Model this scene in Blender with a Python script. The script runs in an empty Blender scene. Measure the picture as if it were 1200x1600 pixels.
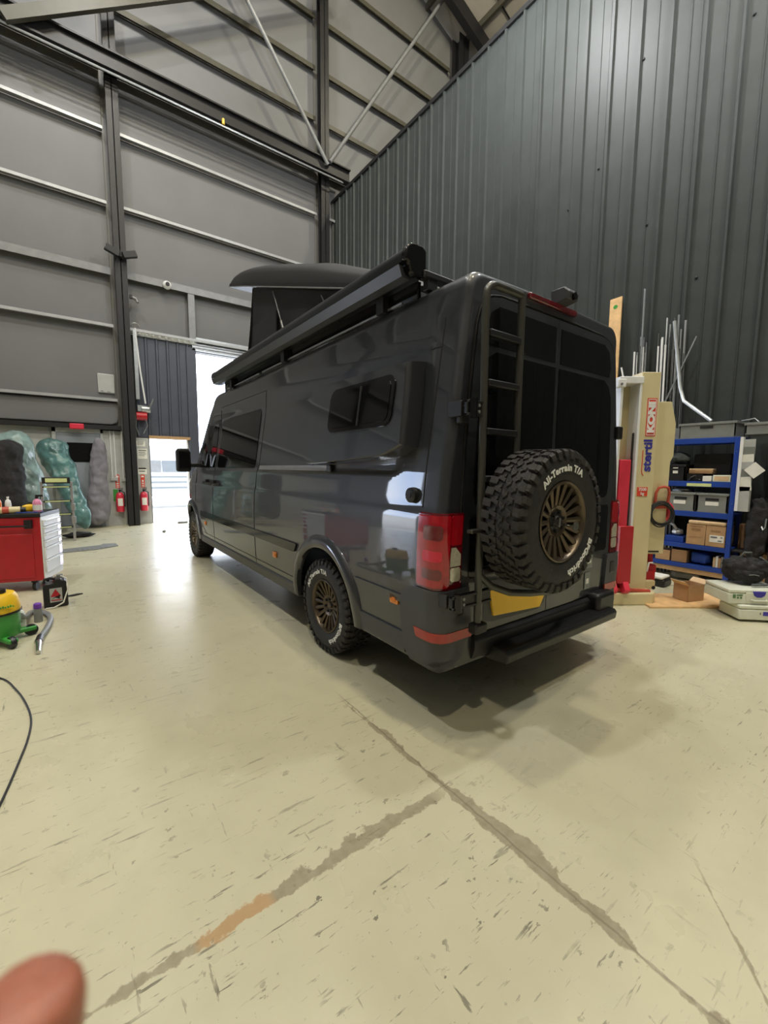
import bpy, bmesh, math, random
from mathutils import Vector, Matrix
rnd = random.Random(7)
PI = math.pi
S = bpy.context.scene
COL = S.collection
# ---------------------------------------------------------------- camera
cam_d = bpy.data.cameras.new('camera'); cam = bpy.data.objects.new('camera', cam_d); COL.objects.link(cam)
S.camera = cam
FPX = 656.27
cam_d.sensor_fit = 'HORIZONTAL'; cam_d.sensor_width = 36; cam_d.lens = FPX * 36 / 1200
cF = Vector((0.59137143, 0.79966077, -0.10403121)); cR = Vector((0.8044916, -0.59391095, 0.00794047)); cU = Vector((0.05543559, 0.088388, 0.99454234))
M = Matrix((cR, cU, -cF)).transposed().to_4x4(); M.translation = Vector((0, 0, 1.5112)); cam.matrix_world = M
cam_d.clip_start = 0.01; cam_d.clip_end = 300
cam_d.dof.use_dof = True; cam_d.dof.focus_distance = 3.6; cam_d.dof.aperture_fstop = 9.0
# ---------------------------------------------------------------- world, light, exposure
W = bpy.data.worlds.new('sky'); S.world = W; W.use_nodes = True
wn = W.node_tree.nodes; wl = W.node_tree.links; bg = wn['Background']
tc = wn.new('ShaderNodeTexCoord'); nz = wn.new('ShaderNodeTexNoise'); nz.inputs['Scale'].default_value = 3
cr = wn.new('ShaderNodeValToRGB'); cr.color_ramp.elements[0].color = (0.42, 0.60, 0.95, 1); cr.color_ramp.elements[1].color = (1, 1, 1, 1)
cr.color_ramp.elements[0].position = 0.35; cr.color_ramp.elements[1].position = 0.55
wl.new(tc.outputs['Generated'], nz.inputs['Vector']); wl.new(nz.outputs['Fac'], cr.inputs['Fac']); wl.new(cr.outputs['Color'], bg.inputs['Color'])
bg.inputs['Strength'].default_value = 14.0
S.view_settings.view_transform = 'Standard'; S.view_settings.look = 'None'; S.view_settings.gamma = 1; S.view_settings.use_curve_mapping = False
S.view_settings.exposure = -0.12
S.cycles.max_bounces = 6; S.cycles.diffuse_bounces = 4; S.cycles.glossy_bounces = 3; S.cycles.transmission_bounces = 3
S.cycles.caustics_reflective = False; S.cycles.caustics_refractive = False; S.cycles.sample_clamp_indirect = 6
LAMP_W = 1.0
WARM, COOL = (1.0, 0.91, 0.70), (0.96, 0.98, 1.0)
LAMPS = [((0.9, 8.4, 13.8), 560, 0.45, COOL), ((5.2, 4.6, 9.9), 560, 0.40, COOL), ((5.7, -0.2, 9.4), 720, 0.40, COOL), ((2.0, 2.8, 17.2), 2000, 0.45, WARM), ((-4.0, 4.0, 16.6), 2300, 0.45, COOL), ((-4.0, -3.6, 16.6), 1900, 0.45, WARM), ((2.6, -3.4, 17.2), 2100, 0.45, WARM), ((9.6, 7.0, 15.6), 900, 0.45, WARM)]

# ---------------------------------------------------------------- materials
def mat(name, col, rough=0.5, metal=0.0, var=0.06, scale=8.0, bump=0.0, coat=0.0, trans=0.0, emit=None, spec=0.5, alpha=1.0, bscale=None):
    m = bpy.data.materials.new(name); m.use_nodes = True
    n = m.node_tree.nodes; l = m.node_tree.links; b = n['Principled BSDF']
    b.inputs['Roughness'].default_value = rough; b.inputs['Metallic'].default_value = metal
    b.inputs['Coat Weight'].default_value = coat; b.inputs['Coat Roughness'].default_value = 0.03
    b.inputs['Transmission Weight'].default_value = trans; b.inputs['Specular IOR Level'].default_value = spec
    b.inputs['Alpha'].default_value = alpha
    t = n.new('ShaderNodeTexCoord'); z = n.new('ShaderNodeTexNoise'); z.inputs['Scale'].default_value = scale; z.inputs['Detail'].default_value = 4
    l.new(t.outputs['Object'], z.inputs['Vector'])
    r = n.new('ShaderNodeValToRGB'); e = r.color_ramp.elements
    c = Vector(col[:3])
    e[0].position = 0.3; e[1].position = 0.7
    e[0].color = (*(c * (1 - var)), 1); e[1].color = (*[min(1, v) for v in (c * (1 + var))], 1)
    l.new(z.outputs['Fac'], r.inputs['Fac']); l.new(r.outputs['Color'], b.inputs['Base Color'])
    if bump:
        z2 = n.new('ShaderNodeTexNoise'); z2.inputs['Scale'].default_value = bscale or scale * 3
        l.new(t.outputs['Object'], z2.inputs['Vector'])
        bp = n.new('ShaderNodeBump'); bp.inputs['Strength'].default_value = bump; bp.inputs['Distance'].default_value = 0.01
        l.new(z2.outputs['Fac'], bp.inputs['Height']); l.new(bp.outputs['Normal'], b.inputs['Normal'])
    if emit:
        b.inputs['Emission Color'].default_value = (*emit[0], 1); b.inputs['Emission Strength'].default_value = emit[1]
    return m
MT = {}
def defm(k, *a, **kw): MT[k] = mat(k, *a, **kw)
defm('paint', (0.017, 0.0185, 0.024), 0.45, 0.0, 0.03, 2, coat=1.0)
defm('plastic_grey', (0.050, 0.053, 0.060), 0.45, 0, 0.05, 20)
defm('plastic_black', (0.010, 0.010, 0.011), 0.42, 0, 0.1, 30)
defm('gloss_black', (0.006, 0.006, 0.007), 0.10, 0, 0.05, 10, spec=0.4)
defm('glass_dark', (0.005, 0.005, 0.006), 0.03, 0, 0.02, 5, spec=0.3)
defm('seam', (0.004, 0.004, 0.004), 0.7)
defm('awning', (0.018, 0.019, 0.021), 0.33, 0.5, 0.05, 5)
defm('lead_rail_grey', (0.07, 0.072, 0.078), 0.35, 0.3, 0.05, 5)
defm('alu', (0.55, 0.55, 0.56), 0.3, 0.9, 0.05, 10)
defm('canvas', (0.018, 0.018, 0.022), 0.85, 0, 0.15, 40, bump=0.3)
defm('shell', (0.028, 0.028, 0.029), 0.6, 0, 0.05, 5, spec=0.2)
defm('tube', (0.060, 0.060, 0.052), 0.30, 0.3, 0.05, 20)
defm('rubber', (0.014, 0.0135, 0.013), 0.62, 0, 0.25, 30, bump=0.2)
defm('tread', (0.022, 0.020, 0.018), 0.7, 0, 0.35, 25, bump=0.3)
defm('bronze', (0.115, 0.088, 0.060), 0.33, 0.75, 0.08, 20)
defm('bronze_dark', (0.02, 0.014, 0.01), 0.5, 0.4, 0.1, 20)
defm('white_print', (0.80, 0.80, 0.78), 0.5)
defm('red_lens', (0.36, 0.004, 0.012), 0.08, 0, 0.15, 30, coat=0.9)
defm('red_dark', (0.13, 0.003, 0.008), 0.10, 0, 0.15, 30, coat=0.9)
defm('clear_lens', (0.55, 0.52, 0.42), 0.12, 0.2, 0.15, 60, coat=0.8)
defm('reflector', (0.36, 0.022, 0.014), 0.25, 0, 0.1, 60, coat=0.5)
defm('amber', (0.75, 0.22, 0.02), 0.25, 0, 0.1, 60, coat=0.5)
defm('plate', (0.92, 0.56, 0.04), 0.5, 0, 0.02, 5)
defm('steel_dark', (0.012, 0.012, 0.013), 0.5, 0.2, 0.15, 10)
defm('steel_grey', (0.20, 0.205, 0.21), 0.45, 0.2, 0.1, 6)
defm('steel_olive', (0.060, 0.056, 0.040), 0.5, 0.1, 0.1, 6)
defm('galv', (0.42, 0.44, 0.45), 0.38, 0.75, 0.12, 12)
defm('rail_light', (0.36, 0.37, 0.38), 0.45, 0.3, 0.1, 5)
defm('cladding', (0.145, 0.147, 0.150), 0.55, 0.0, 0.05, 1.2)
defm('cladding_dark', (0.14, 0.14, 0.135), 0.55, 0.0, 0.05, 1.2)
defm('corrugated', (0.040, 0.046, 0.044), 0.50, 0.0, 0.10, 3, spec=0.35)
defm('corrugated_blue', (0.065, 0.072, 0.098), 0.45, 0.1, 0.08, 3)
defm('roof_panel', (0.36, 0.33, 0.28), 0.6, 0, 0.08, 1.5)
defm('white_paint', (0.78, 0.79, 0.80), 0.4, 0, 0.03, 5)
defm('offwhite', (0.42, 0.43, 0.42), 0.5, 0, 0.08, 4)
defm('door_grey', (0.25, 0.28, 0.32), 0.45, 0, 0.06, 4)
defm('outside_white', (0.75, 0.78, 0.80), 0.3, 0, 0.03, 3)
defm('outside_grey', (0.30, 0.33, 0.36), 0.2, 0, 0.05, 3)
defm('concrete', (0.55, 0.54, 0.51), 0.8, 0, 0.12, 2)
defm('red_paint', (0.42, 0.010, 0.020), 0.35, 0, 0.08, 6)
defm('red_bright', (0.62, 0.03, 0.06), 0.35, 0, 0.08, 6)
defm('brick_orange', (0.48, 0.07, 0.04), 0.5, 0, 0.1, 6)
defm('beige', (0.66, 0.57, 0.34), 0.38, 0, 0.05, 4)
defm('beige_dark', (0.56, 0.48, 0.28), 0.4, 0, 0.06, 4)
defm('brand_blue', (0.03, 0.03, 0.30), 0.5)
defm('brand_red', (0.70, 0.06, 0.03), 0.5)
defm('shelf_blue', (0.012, 0.050, 0.30), 0.42, 0, 0.1, 8)
defm('mdf', (0.45, 0.28, 0.14), 0.75, 0, 0.1, 12)
defm('cardboard', (0.46, 0.28, 0.14), 0.8, 0, 0.08, 15)
defm('cardboard_pale', (0.60, 0.42, 0.24), 0.8, 0, 0.08, 15)
defm('cardboard_dark', (0.30, 0.17, 0.08), 0.8, 0, 0.08, 15)
defm('timber', (0.72, 0.46, 0.22), 0.6, 0, 0.15, 10)
defm('crate_grey', (0.20, 0.21, 0.20), 0.5, 0, 0.08, 10)
defm('paper', (0.75, 0.74, 0.68), 0.8, 0, 0.05, 10)
defm('case_white', (0.68, 0.70, 0.60), 0.45, 0, 0.04, 10)
defm('latch_blue', (0.04, 0.03, 0.35), 0.4)
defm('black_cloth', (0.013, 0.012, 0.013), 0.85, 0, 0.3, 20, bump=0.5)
defm('cloth_grey', (0.09, 0.10, 0.10), 0.85, 0, 0.3, 20, bump=0.5)
defm('red_cloth', (0.55, 0.03, 0.03), 0.8, 0, 0.2, 20, bump=0.4)
defm('green', (0.05, 0.30, 0.05), 0.35, 0, 0.08, 6)
defm('yellow', (0.80, 0.50, 0.02), 0.4, 0, 0.06, 6)
defm('orange', (0.80, 0.20, 0.02), 0.4, 0, 0.06, 6)
defm('purple', (0.16, 0.04, 0.40), 0.4, 0, 0.06, 6)
defm('pink', (0.70, 0.25, 0.42), 0.4, 0, 0.06, 6)
defm('lime', (0.60, 0.66, 0.30), 0.5, 0, 0.06, 6)
defm('translucent', (0.62, 0.66, 0.58), 0.3, 0, 0.05, 6, coat=0.5)
defm('teal_wrap', (0.08, 0.175, 0.17), 0.3, 0, 0.45, 5, bump=1.0, bscale=14, coat=0.3)
defm('pale_wrap', (0.18, 0.26, 0.25), 0.3, 0, 0.35, 5, bump=1.0, bscale=14, coat=0.3)
defm('grey_wrap', (0.19, 0.18, 0.21), 0.6, 0, 0.15, 5, bump=0.5, bscale=7)
defm('navy', (0.02, 0.03, 0.10), 0.6)
defm('skin', (0.34, 0.12, 0.07), 0.5, 0, 0.15, 60, bump=0.15)
defm('nail', (0.60, 0.30, 0.24), 0.25, 0, 0.05, 30, coat=0.4)
defm('lens_white', (0.9, 0.9, 0.85), 0.4, emit=((1.0, 0.93, 0.75), 12.0))
defm('wrench_steel', (0.6, 0.6, 0.58), 0.22, 1.0, 0.05, 20)
MT['skin'].node_tree.nodes['Principled BSDF'].inputs['Subsurface Weight'].default_value = 0.1
defm('rough_paper_green', (0.10, 0.22, 0.10), 0.7)

def floor_material():
    m = bpy.data.materials.new('screed_floor'); m.use_nodes = True
    n = m.node_tree.nodes; l = m.node_tree.links; b = n['Principled BSDF']
    t = n.new('ShaderNodeTexCoord'); sep = n.new('ShaderNodeSeparateXYZ'); l.new(t.outputs['Object'], sep.inputs[0])
    def math_(op, a, b_=None, c=None):
        q = n.new('ShaderNodeMath'); q.operation = op
        for i, v in enumerate((a, b_, c)):
            if v is None: continue
            if isinstance(v, (int, float)): q.inputs[i].default_value = v
            else: l.new(v, q.inputs[i])
        return q.outputs[0]
    def noise(scale, detail=4, vec=None, rough=0.5, dist=0.0):
        q = n.new('ShaderNodeTexNoise'); q.inputs['Scale'].default_value = scale; q.inputs['Detail'].default_value = detail
        q.inputs['Roughness'].default_value = rough; q.inputs['Distortion'].default_value = dist
        l.new(vec if vec else t.outputs['Object'], q.inputs['Vector']); return q.outputs['Fac']
    def mapping(scale, rot=0.0, loc=(0, 0, 0)):
        q = n.new('ShaderNodeMapping'); q.inputs['Scale'].default_value = scale; q.inputs['Rotation'].default_value = (0, 0, rot); q.inputs['Location'].default_value = loc
        l.new(t.outputs['Object'], q.inputs['Vector']); return q.outputs[0]
    def ramp(f, a, b_):
        q = n.new('ShaderNodeMapRange'); q.clamp = True
        q.inputs['From Min'].default_value = a; q.inputs['From Max'].default_value = b_; l.new(f, q.inputs['Value']); return q.outputs[0]
    def mix(f, a, b_):
        q = n.new('ShaderNodeMix'); q.data_type = 'RGBA'
        if isinstance(f, (int, float)): q.inputs[0].default_value = f
        else: l.new(f, q.inputs[0])
        for i, v in ((6, a), (7, b_)):
            if isinstance(v, tuple): q.inputs[i].default_value = (*v, 1)
            else: l.new(v, q.inputs[i])
        return q.outputs[2]
    X, Y = sep.outputs[0], sep.outputs[1]
    col = mix(ramp(noise(0.8, 5), 0.3, 0.7), (0.535, 0.500, 0.345), (0.590, 0.560, 0.405))
    col = mix(math_('MULTIPLY', ramp(noise(5, 6), 0.45, 0.75), 0.35), col, (0.45, 0.42, 0.29))
    # scuffs running in several directions; denser in some areas
    zone = ramp(noise(0.55, 3, mapping((1, 1, 1), 0, (3.1, 1.7, 0))), 0.40, 0.62)
    sc = None
    for k, (sx, sy, rot, th, lo) in enumerate(((3, 26, 0.25, 0.635, 0), (2.2, 30, 1.0, 0.65, 5), (24, 3, 0.1, 0.655, 9), (3.5, 34, -0.6, 0.65, 13), (12, 14, 0.5, 0.645, 2), (26, 24, 0, 0.66, 4), (9, 60, 0.3, 0.645, 21))):
        f = ramp(noise(1.0, 5, mapping((sx, sy, 1), rot, (lo, lo * 1.7, 0)), 0.62), th, th + 0.02)
        sc = f if sc is None else math_('MAXIMUM', sc, f)
    sc = math_('MULTIPLY', sc, math_('MULTIPLY_ADD', zone, 0.85, 0.15))
    col = mix(math_('MULTIPLY', math_('MULTIPLY', sc, 0.92), ramp(noise(9, 3), 0.30, 0.6)), col, (0.16, 0.145, 0.10))
    bl = math_('MULTIPLY', ramp(noise(6.5, 6, mapping((1, 1.3, 1), .4, (7, 2, 0)), .68, .4), .665, .69), zone)
    col = mix(math_('MULTIPLY', bl, 0.65), col, (0.20, 0.18, 0.125))
    # worn saw-cut joints: noisy wide patches around fixed lines in the slab
    n1 = noise(1.6, 6, None, 0.6); n2 = noise(7, 6, None, 0.7); n3 = noise(26, 4)
    def joint(coord, pos, other, lo, hi, width, fade=0.12):
        d = math_('ABSOLUTE', math_('SUBTRACT', coord, math_('MULTIPLY_ADD', math_('SUBTRACT', n1, 0.5), 0.13, pos)))
        w = math_('MULTIPLY', math_('MAXIMUM', math_('SUBTRACT', math_('MULTIPLY_ADD', n2, 1.4, math_('MULTIPLY', n1, 2.4)), 1.60), 0.06), width)
        f = ramp(math_('SUBTRACT', w, d), -0.002, 0.005)
        q = ramp(other, lo, lo + fade); r = ramp(other, hi, hi - fade)
        return math_('MULTIPLY', f, math_('MULTIPLY', q, r))
    J = math_('MAXIMUM', joint(X, 1.35, Y, -3, 2.3, 0.075), joint(Y, 1.30, X, -2.2, 1.36, 0.085))
    J = math_('MAXIMUM', J, joint(math_('ADD', X, math_('MULTIPLY', Y, -1.2)), 1.30, Y, -3, 0.5, 0.03))
    col = mix(math_('MULTIPLY', J, math_('MULTIPLY_ADD', n3, 0.5, 0.45)), col, (0.215, 0.175, 0.105))
    # orange filler left in a stretch of the joint
    o = math_('MULTIPLY', joint(Y, 1.30, X, 0.22, 0.50, 0.10, 0.03), 0.7)
    col = mix(o, col, (0.50, 0.30, 0.13))
    # hairline cut
    d = math_('ABSOLUTE', math_('SUBTRACT', X, math_('MULTIPLY_ADD', n2, 0.03, 1.335)))
    hl = math_('MULTIPLY', ramp(d, 0.006, 0.003), ramp(Y, 2.4, 2.2))
    col = mix(math_('MULTIPLY', hl, 0.5), col, (0.14, 0.115, 0.07))
    l.new(col, b.inputs['Base Color'])
    rg = math_('MULTIPLY_ADD', noise(3, 5), 0.20, 0.20)
    rg = math_('ADD', rg, math_('MULTIPLY', math_('MAXIMUM', J, sc), 0.3)); l.new(rg, b.inputs['Roughness'])
    bp = n.new('ShaderNodeBump'); bp.inputs['Strength'].default_value = 0.25; bp.inputs['Distance'].default_value = 0.004
    h = math_('SUBTRACT', math_('MULTIPLY', noise(4, 3), 0.6), math_('MAXIMUM', J, math_('MULTIPLY', sc, 0.5))); l.new(h, bp.inputs['Height']); l.new(bp.outputs['Normal'], b.inputs['Normal'])
    b.inputs['Specular IOR Level'].default_value = 0.5
    return m
MT['floor'] = floor_material()

# ---------------------------------------------------------------- geometry helpers
class MB:
    def __init__(s): s.bm = bmesh.new(); s.mats = {}
    def face(s, vs, mi=0):
        try: f = s.bm.faces.new(vs); f.material_index = mi; return f
        except ValueError: return None
    def box(s, x0, x1, y0, y1, z0, z1, m=None, mi=0):
        if x0 > x1: x0, x1 = x1, x0
        if y0 > y1: y0, y1 = y1, y0
        if z0 > z1: z0, z1 = z1, z0
        v = [Vector(p) for p in ((x0,y0,z0),(x1,y0,z0),(x1,y1,z0),(x0,y1,z0),(x0,y0,z1),(x1,y0,z1),(x1,y1,z1),(x0,y1,z1))]
        if m is not None: v = [m @ p for p in v]
        v = [s.bm.verts.new(p) for p in v]
        for q in ((0,3,2,1),(4,5,6,7),(0,1,5,4),(1,2,6,5),(2,3,7,6),(3,0,4,7)): s.face([v[i] for i in q], mi)
        return s
    def prism(s, pts, axis, a, b, mi=0, m=None):
        """extrude a 2-D polygon along axis (0,1,2) from a to b"""
        def P(p, t):
            if axis == 0: v = Vector((t, p[0], p[1]))
            elif axis == 1: v = Vector((p[0], t, p[1]))
            else: v = Vector((p[0], p[1], t))
            return m @ v if m is not None else v
        A = [s.bm.verts.new(P(p, a)) for p in pts]; B = [s.bm.verts.new(P(p, b)) for p in pts]
        s.face(A, mi); s.face(B[::-1], mi); n = len(pts)
        for i in range(n): s.face([A[i], B[i], B[(i+1) % n], A[(i+1) % n]], mi)
        return s
    def tube(s, path, r, n=10, mi=0, caps=True):
        path = [Vector(p) for p in path]; rings = []; up = None
        for i, p in enumerate(path):
            a = path[max(0, i-1)]; b = path[min(len(path)-1, i+1)]; t = (b - a).normalized()
            if up is None:
                up = Vector((0,0,1)) if abs(t.z) < 0.9 else Vector((1,0,0))
            u = t.cross(up).normalized(); w = u.cross(t).normalized(); up = w
            rr = r[i] if isinstance(r, (list, tuple)) else r
            rings.append([s.bm.verts.new(p + u * math.cos(2*PI*k/n) * rr + w * math.sin(2*PI*k/n) * rr) for k in range(n)])
        for i in range(len(rings)-1):
            for k in range(n): s.face([rings[i][k], rings[i][(k+1)%n], rings[i+1][(k+1)%n], rings[i+1][k]], mi)
        if caps: s.face(rings[0][::-1], mi); s.face(rings[-1], mi)
        return s
    def lathe(s, prof, n=32, m=None, mi=0, a0=0, a1=2*PI):
        """prof: list of (r, z) revolved about z"""
        full = abs(a1 - a0 - 2*PI) < 1e-6; cols = []
        N = n if full else n + 1
        for k in range(N):
            a = a0 + (a1 - a0) * k / n
            c = []
            for r, z in prof:
                p = Vector((r*math.cos(a), r*math.sin(a), z)); c.append(s.bm.verts.new(m @ p if m is not None else p))
            cols.append(c)
        for k in range(n):
            A = cols[k]; B = cols[(k+1) % N]
            for j in range(len(prof)-1): s.face([A[j], B[j], B[j+1], A[j+1]], mi)
        return s
    def cyl(s, c, r, h, axis=2, n=20, r2=None, mi=0):
        r2 = r if r2 is None else r2
        m = Matrix.Translation(Vector(c)) @ (Matrix.Identity(4) if axis == 2 else Matrix.Rotation(PI/2, 4, 'Y') if axis == 0 else Matrix.Rotation(-PI/2, 4, 'X'))
        A = [s.bm.verts.new(m @ Vector((r*math.cos(2*PI*k/n), r*math.sin(2*PI*k/n), 0))) for k in range(n)]
        B = [s.bm.verts.new(m @ Vector((r2*math.cos(2*PI*k/n), r2*math.sin(2*PI*k/n), h))) for k in range(n)]
        s.face(A[::-1], mi); s.face(B, mi)
        for k in range(n): s.face([A[k], A[(k+1)%n], B[(k+1)%n], B[k]], mi)
        return s
    def grid(s, f, nu, nv, mi=0, flip=False):
        V = [[s.bm.verts.new(f(i/nu, j/nv)) for j in range(nv+1)] for i in range(nu+1)]
        for i in range(nu):
            for j in range(nv):
                q = [V[i][j], V[i+1][j], V[i+1][j+1], V[i][j+1]]
                s.face(q[::-1] if flip else q, mi)
        return V
    def blob(s, c, rx, ry, rz, n=16, k=10, noise=0.0, seed=0, sq=1.0):
        r_ = random.Random(seed); V = []
        for i in range(k+1):
            th = PI * i / k
            row = []
            for j in range(n):
                ph = 2*PI*j/n
                q = 1 + noise * (r_.random() - 0.5)
                cx, sx = math.cos(ph), math.sin(ph); st, ct = math.sin(th), math.cos(th)
                g = lambda v: math.copysign(abs(v) ** sq, v)
                row.append(s.bm.verts.new(Vector(c) + Vector((rx*g(cx)*g(st)*q, ry*g(sx)*g(st)*q, rz*g(ct)*q))))
            V.append(row)
        for i in range(k):
            for j in range(n): s.face([V[i][j], V[i+1][j], V[i+1][(j+1)%n], V[i][(j+1)%n]])
        bmesh.ops.remove_doubles(s.bm, verts=s.bm.verts, dist=1e-5)
        return s
    def mesh(s, name, smooth=35):
        bmesh.ops.recalc_face_normals(s.bm, faces=s.bm.faces)
        me = bpy.data.meshes.new(name)
        if smooth:
            for f in s.bm.faces: f.smooth = True
            a = math.radians(smooth)
            for e in s.bm.edges:
                if len(e.link_faces) == 2 and e.calc_face_angle(0) > a: e.smooth = False
        s.bm.to_mesh(me); s.bm.free(); return me
def props(o, label=None, cat=None, group=None, kind=None):
    if label: o['label'] = label
    if cat: o['category'] = cat
    if group: o['group'] = group
    if kind: o['kind'] = kind
    return o
def obj(name, mb, m, parent=None, smooth=35, bevel=0, label=None, cat=None, group=None, kind=None, loc=None, rz=0, subdiv=0):
    me = mb.mesh(name, smooth) if isinstance(mb, MB) else mb
    o = bpy.data.objects.new(name, me); COL.objects.link(o)
    ms = m if isinstance(m, (list, tuple)) else [m]
    if len(me.materials) == 0:
        for q in ms: me.materials.append(MT[q] if isinstance(q, str) else q)
    if parent: o.parent = parent
    if loc is not None: o.location = loc
    if rz: o.rotation_euler.z = rz
    if bevel:
        b = o.modifiers.new('bevel', 'BEVEL'); b.width = bevel; b.segments = 2; b.limit_method = 'ANGLE'; b.angle_limit = math.radians(40)
    if subdiv:
        q = o.modifiers.new('sub', 'SUBSURF'); q.levels = subdiv; q.render_levels = subdiv
    return props(o, label, cat, group, kind)
CL = {}
def crumple(o, size, strength, tp='CLOUDS'):
    k = (size, tp)
    if k not in CL:
        t = bpy.data.textures.new('crumple', tp); t.noise_scale = size; CL[k] = t
    q = o.modifiers.new('crumple', 'DISPLACE'); q.texture = CL[k]; q.strength = strength; q.mid_level = .5; q.texture_coords = 'LOCAL'
    return o
def empty(name, loc, rz=0, label=None, cat=None, group=None, kind=None):
    o = bpy.data.objects.new(name, None); COL.objects.link(o); o.location = loc; o.rotation_euler.z = rz
    o.empty_display_size = 0.1
    return props(o, label, cat, group, kind)
def dup(root, loc=None, rz=None, label=None, group=None):
    r = root.copy(); COL.objects.link(r)
    if loc is not None: r.location = loc
    if rz is not None: r.rotation_euler.z = rz
    if label: r['label'] = label
    if group: r['group'] = group
    for ch in list(root.children):
        c = ch.copy(); COL.objects.link(c); c.parent = r
        for g in list(ch.children):
            d = g.copy(); COL.objects.link(d); d.parent = c
    return r
def text_mesh(name, s, size, extrude=0.001, offset=0.0, shear=0.0, xs=1.0):
    cu = bpy.data.curves.new(name, 'FONT'); cu.body = s; cu.size = size; cu.extrude = extrude; cu.offset = offset; cu.shear = shear
    cu.align_x = 'CENTER'; cu.align_y = 'CENTER'; cu.resolution_u = 3
    o = bpy.data.objects.new(name, cu); COL.objects.link(o)
    dg = bpy.context.evaluated_depsgraph_get(); me = bpy.data.meshes.new_from_object(o.evaluated_get(dg))
    bpy.data.objects.remove(o); bpy.data.curves.remove(cu)
    me.materials.clear()
    if xs != 1.0: me.transform(Matrix.Diagonal((xs, 1, 1, 1)))
    return me
def text(name, s, size, m, parent, mw, offset=0.0, shear=0.0, xs=1.0):
    me = text_mesh(name, s, size, offset=offset, shear=shear, xs=xs); me.transform(mw); me.materials.append(MT[m])
    o = bpy.data.objects.new(name, me); COL.objects.link(o)
    if parent: o.parent = parent
    return o
def rrect(w, h, r, n=5):
    p = []
    for cx, cy, a in ((w-r, h-r, 0), (-w+r, h-r, PI/2), (-w+r, -h+r, PI), (w-r, -h+r, 1.5*PI)):
        for k in range(n+1): t = a + PI/2*k/n; p.append((cx + r*math.cos(t), cy + r*math.sin(t)))
    return p
def sm(a, b, x):
    t = max(0.0, min(1.0, (x-a)/(b-a))); return t*t*(3-2*t)
def interp(x, xs, ys):
    if x <= xs[0]: return ys[0]
    for i in range(len(xs)-1):
        if x <= xs[i+1]: t = (x-xs[i])/(xs[i+1]-xs[i]); return ys[i]+(ys[i+1]-ys[i])*t
    return ys[-1]

# ================================================================ THE HALL
YW = 12.7; XR = 7.19; XL = -12.0; YB = -9.0
b = MB(); b.box(XL, 18, YB, YW + 0.25, -0.3, 0)
obj('floor', b, 'floor', kind='structure', smooth=0)
b = MB(); b.box(-60, 80, YW + 0.25, 90, -0.3, -0.02)
obj('ground', b, 'concrete', kind='structure', smooth=0)
RIDGE_X, RIDGE_Z, SL = 2.0, 21.2, 0.35
def roof_z(x): return RIDGE_Z - SL * abs(x - RIDGE_X)
# far wall backing with its three door openings
b = MB(); y0, y1 = YW, YW + 0.25
XE = 18.0
def wallseg(xa, xb, za, zb_=None):
    if zb_ is not None: b.box(xa, xb, y0, y1, za, zb_)
    else:
        pts = [(xa, za), (xb, za), (xb, roof_z(xb))]
        if xa < RIDGE_X < xb: pts.append((RIDGE_X, RIDGE_Z))
        pts.append((xa, roof_z(xa))); b.prism(pts, 1, y0, y1)
DOORS = [(-8.2, -6.3, 3.4), (1.68, 2.62, 2.24), (2.89, 6.2, 4.65)]
xs = XL
for (a, c, h) in DOORS:
    wallseg(xs, a, 0); wallseg(a, c, h); xs = c
wallseg(xs, XE, 0)
wall_far = obj('wall_far', b, 'cladding_dark', kind='structure', smooth=0)
# horizontal rails and the cladding panels between them
RAILS = [2.47, 3.15, 4.92, 6.24, 7.73, 9.36, 10.68, 12.1, 13.5, 14.9, 16.3, 17.7]
BAYS = [(-9.4, -4.3), (-4.2, 1.0), (1.35, 6.55), (6.9, 12.15)]
for bi, (xa, xb) in enumerate(BAYS):
    for k in range(len(RAILS)-1):
        za, zb_ = RAILS[k] + 0.03, RAILS[k+1] - 0.03
        if zb_ > min(roof_z(xa), roof_z(xb)) - 0.1: continue
        lst = [(xa, xb)]
        if bi == 0 and zb_ < 4.95: lst = [(xa, -8.25), (-6.25, xb)]
        if bi == 2 and zb_ < 4.95: lst = []
        for (p, q) in lst:
            if q - p < 0.5: continue
            b = MB(); b.box(p, q, YW - 0.035, YW + 0.0, za, zb_)
            obj('cladding_panel', b, 'cladding', wall_far, smooth=0, bevel=0.008)
    for k, z in enumerate(RAILS):
        if z > min(roof_z(xa), roof_z(xb)) - 0.2: continue
        if bi == 2 and z < 4.8: continue
        if bi == 0 and z < 3.6: continue
        b = MB(); light = z < 10
        hh = 0.16 if abs(z - 6.24) < 0.05 else 0.055 if light else 0.11
        if light: b.box(xa, xb, YW - 0.20, YW - 0.035, z - 0.012, z + 0.012).box(xa, xb, YW - 0.215, YW - 0.20, z - hh, z + 0.012)
        else: b.box(xa, xb, YW - 0.18, YW - 0.035, z - 0.02, z + 0.02).box(xa, xb, YW - 0.20, YW - 0.18, z - hh, z + 0.02)
        obj('sheeting_rail', b, ('rail_light' if k in (1, 2, 4, 5) else 'steel_grey') if light else 'steel_olive', wall_far, smooth=0)
# grey lower panels left of the main column
b = MB(); b.prism([(2.52, 0), (3.02, 0)] and [(z_, y_) for (y_, z_) in ()] or [(-4.2, 2.52), (0.86, 2.52), (0.98, 2.58), (1.02, 2.72), (1.02, 3.08), (-4.2, 3.08)], 1, YW - 0.12, YW - 0.035)
obj('bulged_panel', b, 'cladding', wall_far, bevel=0.03)
b = MB(); b.box(-4.2, 1.04, YW - 0.24, YW, 2.40, 2.50); obj('header_rail', b, 'steel_dark', wall_far, smooth=0)
b = MB(); b.box(-4.2, 0.66, YW - 0.06, YW, 0, 2.40); obj('lower_panel', b, 'offwhite', wall_far, smooth=0)
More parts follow.
